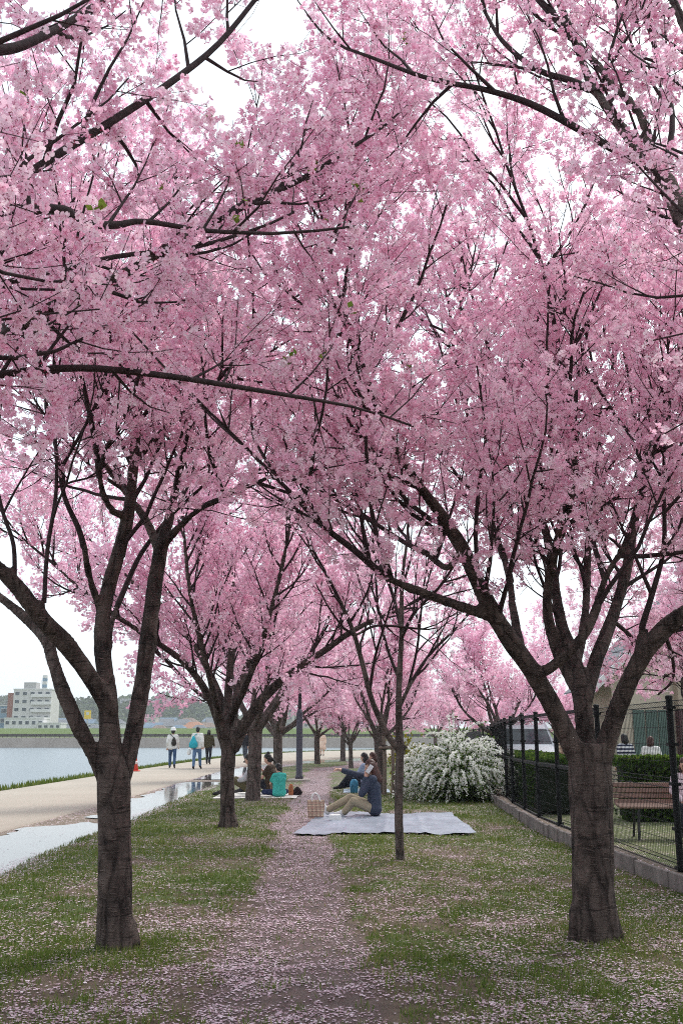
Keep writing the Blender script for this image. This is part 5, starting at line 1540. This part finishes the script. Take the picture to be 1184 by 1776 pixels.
cone = tag(empty('traffic_cone', (-8.12, 40.5, .03)), 'red-orange traffic cone on the path edge by the river', 'cone')
M['cone'] = simple('cone_plastic', (.62, .07, .045), .5, .1)
MB().box((0, 0, .02), (.36, .36, .04), 0, .01).build('base', M['cone'], cone)
MB().lathe([(.13, .04), (.035, .66), (.03, .70)], 16).build('cone_body', M['cone'], cone, True)
MB().lathe([(.101, .28), (.081, .40)], 16).build('band', simple('cone_band', (.75, .6, .58), .5), cone, True)

house = tag(empty('garden_house', (7.0, 30, .03)), 'cream-walled house with grey tiled gable roof and white bargeboards at right', 'house')
M['cream'] = simple('cream_wall', (.50, .44, .35), .9, .08, 1.5, .1); M['white_paint'] = simple('white_trim', (.72, .72, .72), .6, .05)
M['tile'] = simple('grey_roof', (.17, .18, .20), .7, .15, 4, .2)
HX0, HX1, HY1, ez, rzz = 1.0, 8.75, 2.6, 3.35, 7.0
mb = MB(); mx_ = (HX0 + HX1) / 2
mb.add([(HX0, 0, 0), (HX1, 0, 0), (HX1, 0, ez + .1), (mx_, 0, rzz - .15), (HX0, 0, ez + .1), (HX0, HY1, 0), (HX1, HY1, 0), (HX1, HY1, ez + .1), (mx_, HY1, rzz - .15), (HX0, HY1, ez + .1)],
       [(0, 1, 2, 3, 4), (9, 8, 7, 6, 5), (0, 4, 9, 5), (1, 6, 7, 2)]); mb.build('wall', M['cream'], house)
ov = .75
roof = empty('roof', (0, 0, 0)); roof.parent = house
for s in (-1, 1):
    x_e = HX0 - ov if s < 0 else HX1 + ov
    z_e = ez - ov * (rzz - ez) / (mx_ - HX0)
    nc = 18
    for c in range(nc):
        a0, a1 = c / nc, (c + 1.15) / nc
        p0 = np.array((x_e + (mx_ - x_e) * a0, z_e + (rzz - z_e) * a0)); p1 = np.array((x_e + (mx_ - x_e) * min(a1, 1), z_e + (rzz - z_e) * min(a1, 1)))
        lift0, lift1 = .07, .035
        MB().add([(p0[0], -.45, p0[1] + lift0), (p0[0], HY1 + .4, p0[1] + lift0), (p1[0], HY1 + .4, p1[1] + lift1), (p1[0], -.45, p1[1] + lift1), (p0[0], -.45, p0[1] + .03), (p0[0], HY1 + .4, p0[1] + .03)],
                 [(0, 1, 2, 3), (0, 4, 5, 1)]).build('tile_course', M['tile'], roof)
    L = math.hypot(mx_ - x_e, rzz - z_e); ang = math.atan2(rzz - z_e, mx_ - x_e)
    MB().add([(x_e, -.5, z_e - .18), (mx_, -.5, rzz - .20), (mx_, -.5, rzz + .05), (x_e, -.5, z_e + .07), (x_e, -.42, z_e - .18), (mx_, -.42, rzz - .20), (mx_, -.42, rzz + .05), (x_e, -.42, z_e + .07)],
             [(0, 1, 2, 3), (7, 6, 5, 4), (0, 4, 5, 1), (3, 2, 6, 7), (0, 3, 7, 4)]).build('bargeboard', M['white_paint'], house)
    MB().add([(x_e, -.42, z_e - .03), (mx_, -.42, rzz - .03), (mx_, 0, rzz - .03), (x_e, 0, z_e - .03)], [(0, 1, 2, 3)]).build('soffit', M['white_paint'], house)
for i, (x, c, w_) in enumerate(((1.75, 'g', .36), (2.13, 'g', .36), (2.46, 'g', .28))):
    MB().box((x, -.03, 1.05), (w_ - .02, .05, 2.1), 0, .01).build('shutter_panel', M.setdefault('green_panel', simple('green_door', (.10, .15, .13), .6, .15, 3, .1)), house)
MB().box((3.05, -.22, 1.05), (.46, .4, 2.1), 0, .02).build('door', simple('maroon_door', (.085, .04, .045), .6, .15), house)
MB().box((3.05, -.22, 2.75), (.44, .38, 1.26), 0, .01).build('pillar', simple('stone_pillar', (.38, .31, .24), .9, .15), house)
for x, z in ((3.9, 3.2), (4.0, 1.3)):
    wd = MB().box((x, -.02, z), (.7, .06, .9), 0, .01).build('window', M['white_paint'], house)
    MB().box((x, -.055, z), (.6, .02, .8)).build('pane', simple('window_glass', (.08, .10, .12), .1, .1, 2, 0, .6), wd)

print('T %.1f' % (time.time() - T0), 'the town across the river')
# ------------------------------------------------------------------ the town across the river
tr_ = random.Random(99)
M['pane'] = simple('far_glass', (.07, .085, .10), .25, .2, 1, 0)
def block(name, label, px, w, d, h, y, col, storeys, cols, base=1.7, cat='building', group='buildings across the river', extra=None):
    x = (px - 592) / F_PX * y * TH_C
    root = tag(empty(name, (x, y, base)), label, cat, group)
    MB().box((0, d / 2, h / 2), (w, d, h)).build('wall', col, root)
    MB().box((0, d / 2, h + .15), (w + .3, d + .3, .3)).build('parapet', M['white_far'], root)
    fh = h / storeys
    for s in range(storeys):
        for c in range(cols):
            xx = -w / 2 + w * (c + .5) / cols
            wd = MB().box((xx, -.03, fh * (s + .52)), (w / cols * .62, .06, fh * .48)).build('window', M['white_far'], root)
            MB().box((xx, -.075, fh * (s + .52)), (w / cols * .54, .03, fh * .40)).build('pane', M['pane'], wd)
    if extra: extra(root, w, d, h)
    return root
M['white_far'] = simple('far_white', (.62, .61, .60), .8, .06, .3, 0)
M['grey_far'] = simple('far_grey', (.40, .39, .38), .85, .08, .3, 0)
M['beige_far'] = simple('far_beige', (.46, .41, .36), .85, .08, .3, 0)
M['brick_far'] = simple('far_brick', (.27, .12, .09), .85, .1, .5, 0)
M['blue_far'] = simple('far_blue', (.20, .30, .40), .7, .1, .4, 0)
M['roof_far'] = simple('far_roof_grey', (.15, .155, .17), .8, .15, .5, 0)
M['roof_orange'] = simple('far_roof_orange', (.36, .17, .10), .8, .15, .5, 0)
M['roof_brown'] = simple('far_roof_brown', (.20, .14, .11), .8, .15, .5, 0)
M['roof_blue'] = simple('far_roof_blue', (.14, .20, .27), .8, .15, .5, 0)
def tower_extra(root, w, d, h):
    MB().box((-1.2, 3, h + 1.1), (3.6, 4, 2.2)).build('stair_tower', M['grey_far'], root)
    MB().box((-w / 2 - .9, 3, h * .46), (1.8, 5, h * .92)).build('brick_wing', M['brick_far'], root)
    for k in range(4): MB().box((2.9, -.5, h * (.28 + .19 * k)), (6.0, 1.0, .9)).build('balcony', M['white_far'], root)
    MB().tube([(1.5, 3, h), (1.5, 3, h + 3)], [.06, .04], 5).build('antenna', M['grey_far'], root)
block('apartment_block', 'tall pale grey apartment block with brick wing on the far bank', 52, 11.2, 9, 11.6, 300, simple('far_block', (.55, .535, .52), .85, .06, .3, 0), 5, 5, 3.4, extra=tower_extra)
block('low_building', 'low white building in front of the tall apartment block', 40, 11, 6, 4.6, 285, M['white_far'], 2, 6)
block('low_building', 'small white annex right of the apartment block foot', 84, 6.5, 6, 3.2, 282, M['white_far'], 2, 4)
block('office_building', 'grey-blue low building at the far left edge', 4, 9, 8, 8.8, 310, M['blue_far'], 3, 3)
block('long_building', 'long flat grey building on the hilltop', 255, 36, 10, 5.5, 640, M['grey_far'], 2, 12, 19)
block('apartment_block', 'small beige apartment block below the wooded hill', 252, 9, 8, 8.0, 470, M['beige_far'], 4, 5)
block('apartment_block', 'mid-rise grey block behind the seated family trees', 470, 14, 8, 9, 330, M['grey_far'], 4, 6)
block('apartment_block', 'pale block glimpsed between the trunks right of the lamp post', 575, 13, 8, 7.5, 320, M['beige_far'], 3, 6)
# striped mast behind the block
mast = tag(empty('striped_mast', ((85 - 592) / F_PX * 330, 330, 3)), 'blue and white striped mast behind the apartment block', 'mast')
for k in range(7): MB().box((0, 0, 11.5 + k * 1.0), (1.3, 1.3, .98)).build('band', M['blue_far'] if k % 2 else M['white_far'], mast)
MB().tube([(0, 0, 0), (0, 0, 11)], [.5, .5], 8).build('pole', M['white_far'], mast)
sg = tag(empty('yellow_sign', ((161 - 592) / F_PX * 275, 275, 1.6)), 'yellow square roadside sign on a post across the river', 'sign')
MB().tube([(0, 0, 0), (0, 0, 5)], [.15, .15], 6).build('pole', M['grey_far'], sg)
MB().box((0, 0, 5.6), (1.7, .3, 2.2)).build('board', simple('sign_yellow', (.75, .50, .03), .6, .04), sg)
MB().box((0, -.17, 5.9), (.75, .03, .8)).build('emblem', M['white_far'], sg)
def cottage(px, y, w, h, wall, roof, label, hip=False, base=1.6):
    x = (px - 592) / F_PX * y * TH_C
    root = tag(empty('house', (x, y, base), tr_.uniform(-.25, .25)), label, 'house', 'houses across the river')
    d = w * .8; rh = w * .24
    MB().box((0, 0, h / 2), (w, d, h)).build('wall', wall, root)
    i_ = w * .28 if hip else -.0
    MB().add([(-w / 2 - .4, -d / 2 - .4, h - .05), (w / 2 + .4, -d / 2 - .4, h - .05), (w / 2 + .4, d / 2 + .4, h - .05), (-w / 2 - .4, d / 2 + .4, h - .05), (-w / 2 - .4 + i_, 0, h + rh), (w / 2 + .4 - i_, 0, h + rh)],
             [(0, 1, 5, 4), (2, 3, 4, 5), (1, 2, 5), (3, 0, 4), (3, 2, 1, 0)]).build('roof', roof, root)
    nw = 3 if w > 7 else 2
    for k in range(nw):
        for s in range(2 if h > 4.5 else 1):
            wd = MB().box((-w / 2 + w * (k + .5) / nw, -d / 2 - .03, 1.5 + 2.6 * s), (1.5, .06, 1.2)).build('window', M['white_far'], root)
            MB().box((-w / 2 + w * (k + .5) / nw, -d / 2 - .075, 1.5 + 2.6 * s), (1.3, .03, 1.0)).build('pane', M['pane'], wd)
W_, G_, B_ = M['white_far'], M['grey_far'], M['beige_far']
RG, RO, RB, RU = M['roof_far'], M['roof_orange'], M['roof_brown'], M['roof_blue']
for a in [(12, 262, 7, 2.6, W_, RG, 'small white house with grey roof below the left-edge building'), (30, 250, 6, 2.4, G_, RB, 'small grey house with brown roof before the low white building'),
          (64, 255, 7, 2.4, W_, RU, 'small white house with blue roof below the apartment block'), (98, 262, 7, 3, W_, RG, 'white house with grey roof right of the apartment block'),
          (116, 280, 8, 4.6, B_, RG, 'two-storey beige house seen between the left limb and trunk'), (132, 258, 6, 2.6, W_, RB, 'white cottage with brown roof between left limb and trunk'),
          (150, 285, 8, 4.8, W_, RU, 'white two-storey house left of the yellow sign'), (172, 262, 6, 2.5, G_, RG, 'grey cottage under the yellow sign'),
          (238, 268, 7, 4.6, W_, RG, 'white two-storey house just right of the left trunk'), (254, 250, 6, 2.5, B_, RU, 'beige cottage with blue roof right of the left trunk'),
          (270, 258, 8, 2.8, W_, RU, 'wide white house with pale blue roof left of the white-hatted walker'), (284, 282, 8, 5, G_, RG, 'grey two-storey house behind the white-hatted walker'),
          (302, 256, 8, 3.2, G_, RG, 'dark grey-roofed house above the white hat'), (318, 285, 8, 4.8, W_, RG, 'white two-storey house between the two walkers'),
          (336, 262, 8, 3.2, B_, RO, 'beige house with orange tiled roof above the turquoise bag'), (330, 252, 7, 2.0, B_, RO, 'low house with faded orange roof in front of the other orange roof'),
          (358, 266, 8, 3.0, W_, RB, 'white house with brown roof right of the orange roof'), (374, 285, 9, 5, W_, RG, 'two-storey white house behind the second left trunk'),
          (108, 300, 9, 5.5, G_, RU, 'grey house with blue roof behind the left limb'), (122, 245, 5, 2.2, W_, RG, 'tiny white shed with grey roof between left limb and trunk'), (142, 300, 9, 5.5, W_, RB, 'tall white house with brown roof behind the other cottages left of the sign'),
          (246, 300, 9, 6, W_, RB, 'tall white house with brown roof right of the left trunk'), (262, 296, 7, 5.5, B_, RG, 'tall beige house with grey roof right of the left trunk'), (276, 245, 5, 2.2, G_, RB, 'tiny grey shed with brown roof left of the white hat'),
          (292, 300, 8, 6, W_, RU, 'tall white house with blue roof above the white hat'), (310, 246, 5, 2.3, W_, RU, 'tiny white shed with blue roof right of the white hat'), (326, 302, 8, 6, G_, RB, 'tall grey house with brown roof above the orange roofs'),
          (346, 248, 5, 2.4, W_, RG, 'tiny white shed with grey roof right of the orange roofs'), (364, 300, 8, 6, B_, RU, 'tall beige house with blue roof beside the second left trunk'), (76, 246, 5, 2.3, G_, RG, 'tiny grey shed below the apartment block'),
          (425, 262, 8, 3, G_, RG, 'grey house behind the person in the dark coat'), (446, 275, 8, 4.6, W_, RB, 'white house behind the third trunk'),
          (505, 262, 8, 3, W_, RG, 'white house left of the lamp post'), (540, 270, 9, 4.8, B_, RG, 'beige house right of the lamp post'), (612, 262, 8, 3, W_, RU, 'white house with blue roof near the bend'),
          (640, 270, 9, 4.8, G_, RB, 'grey house behind the far staked trunks'), (200, 275, 8, 4.6, W_, RG, 'white house directly behind the nearest left trunk')]:
    cottage(a[0], a[1] * 1.75, a[2] * 1.05, a[3] * 1.1, a[4], a[5], a[6], hip=tr_.random() < .5, base=2.4)
# wooded hills
def hill(x0, x1, y, top, seed, name='hills'):
    xs = np.linspace(x0, x1, 50); V = []
    for x in xs:
        t = (x - x0) / (x1 - x0)
        h = top * (math.sin(math.pi * t) ** .5) * (.8 + .4 * fbm(np.array([x * .02 + seed]), np.array([seed * 1.0]))[0])
        V += [(x, y - 60, 1.4), (x, y - 25, 1.5 + h * .65), (x, y, 1.5 + h), (x, y + 60, 1.5 + h * .9), (x, y + 150, 1.3)]
    Fq = np.array([[5 * i + k, 5 * i + 5 + k, 5 * i + 6 + k, 5 * i + 1 + k] for i in range(49) for k in range(4)])
    tag(add(name, np_mesh(name, V, Fq, M['hill'], True)), kind='structure')
    r = np.random.default_rng(seed); n_ = 900
    x = x0 + (x1 - x0) * r.random(n_); t = (x - x0) / (x1 - x0)
    hh = top * np.sin(np.pi * t) ** .5 * (.8 + .4 * fbm(x * .02 + seed, np.full(n_, seed * 1.0)))
    q = r.random(n_) ** .7
    C = np.stack([x, y - 55 + 60 * q, 1.5 + hh * np.interp(q, [0, .55, 1], [.1, .65, 1.0]) + 1.5], 1)
    me, m = blossom_mesh('woodland', C, r, 11, 1.8, 1, 3.2, mat=M['wood_leaf'])
    tag(add('woodland', me), 'mixed green woodland covering the far hill', 'trees', kind='stuff')
hill(-230, -60, 650, 23, 5)
hill(-420, -170, 800, 31, 8)
hill(-110, 60, 720, 13, 12)

# ------------------------------------------------------------------ air
hz, nt, out = mat_new('haze_air')
vp = nt.nodes.new('ShaderNodeVolumePrincipled')
vp.inputs['Color'].default_value = (.90, .95, 1.0, 1)
vp.inputs['Density'].default_value = .00045
vp.inputs['Anisotropy'].default_value = .2
nt.links.new(vp.outputs[0], out.inputs['Volume'])
tag(MB().box((200, 700, 23), (3000, 2600, 54)).build('haze', hz), 'pale haze in the air over the river and town', 'haze', kind='stuff')

print('TRIS', sum(sum(len(p.vertices) - 2 for p in me.polygons) if len(me.polygons) < 5000 else int(len(me.loops) - 2 * len(me.polygons)) for me in bpy.data.meshes if me.users), 'T %.1f' % (time.time() - T0))
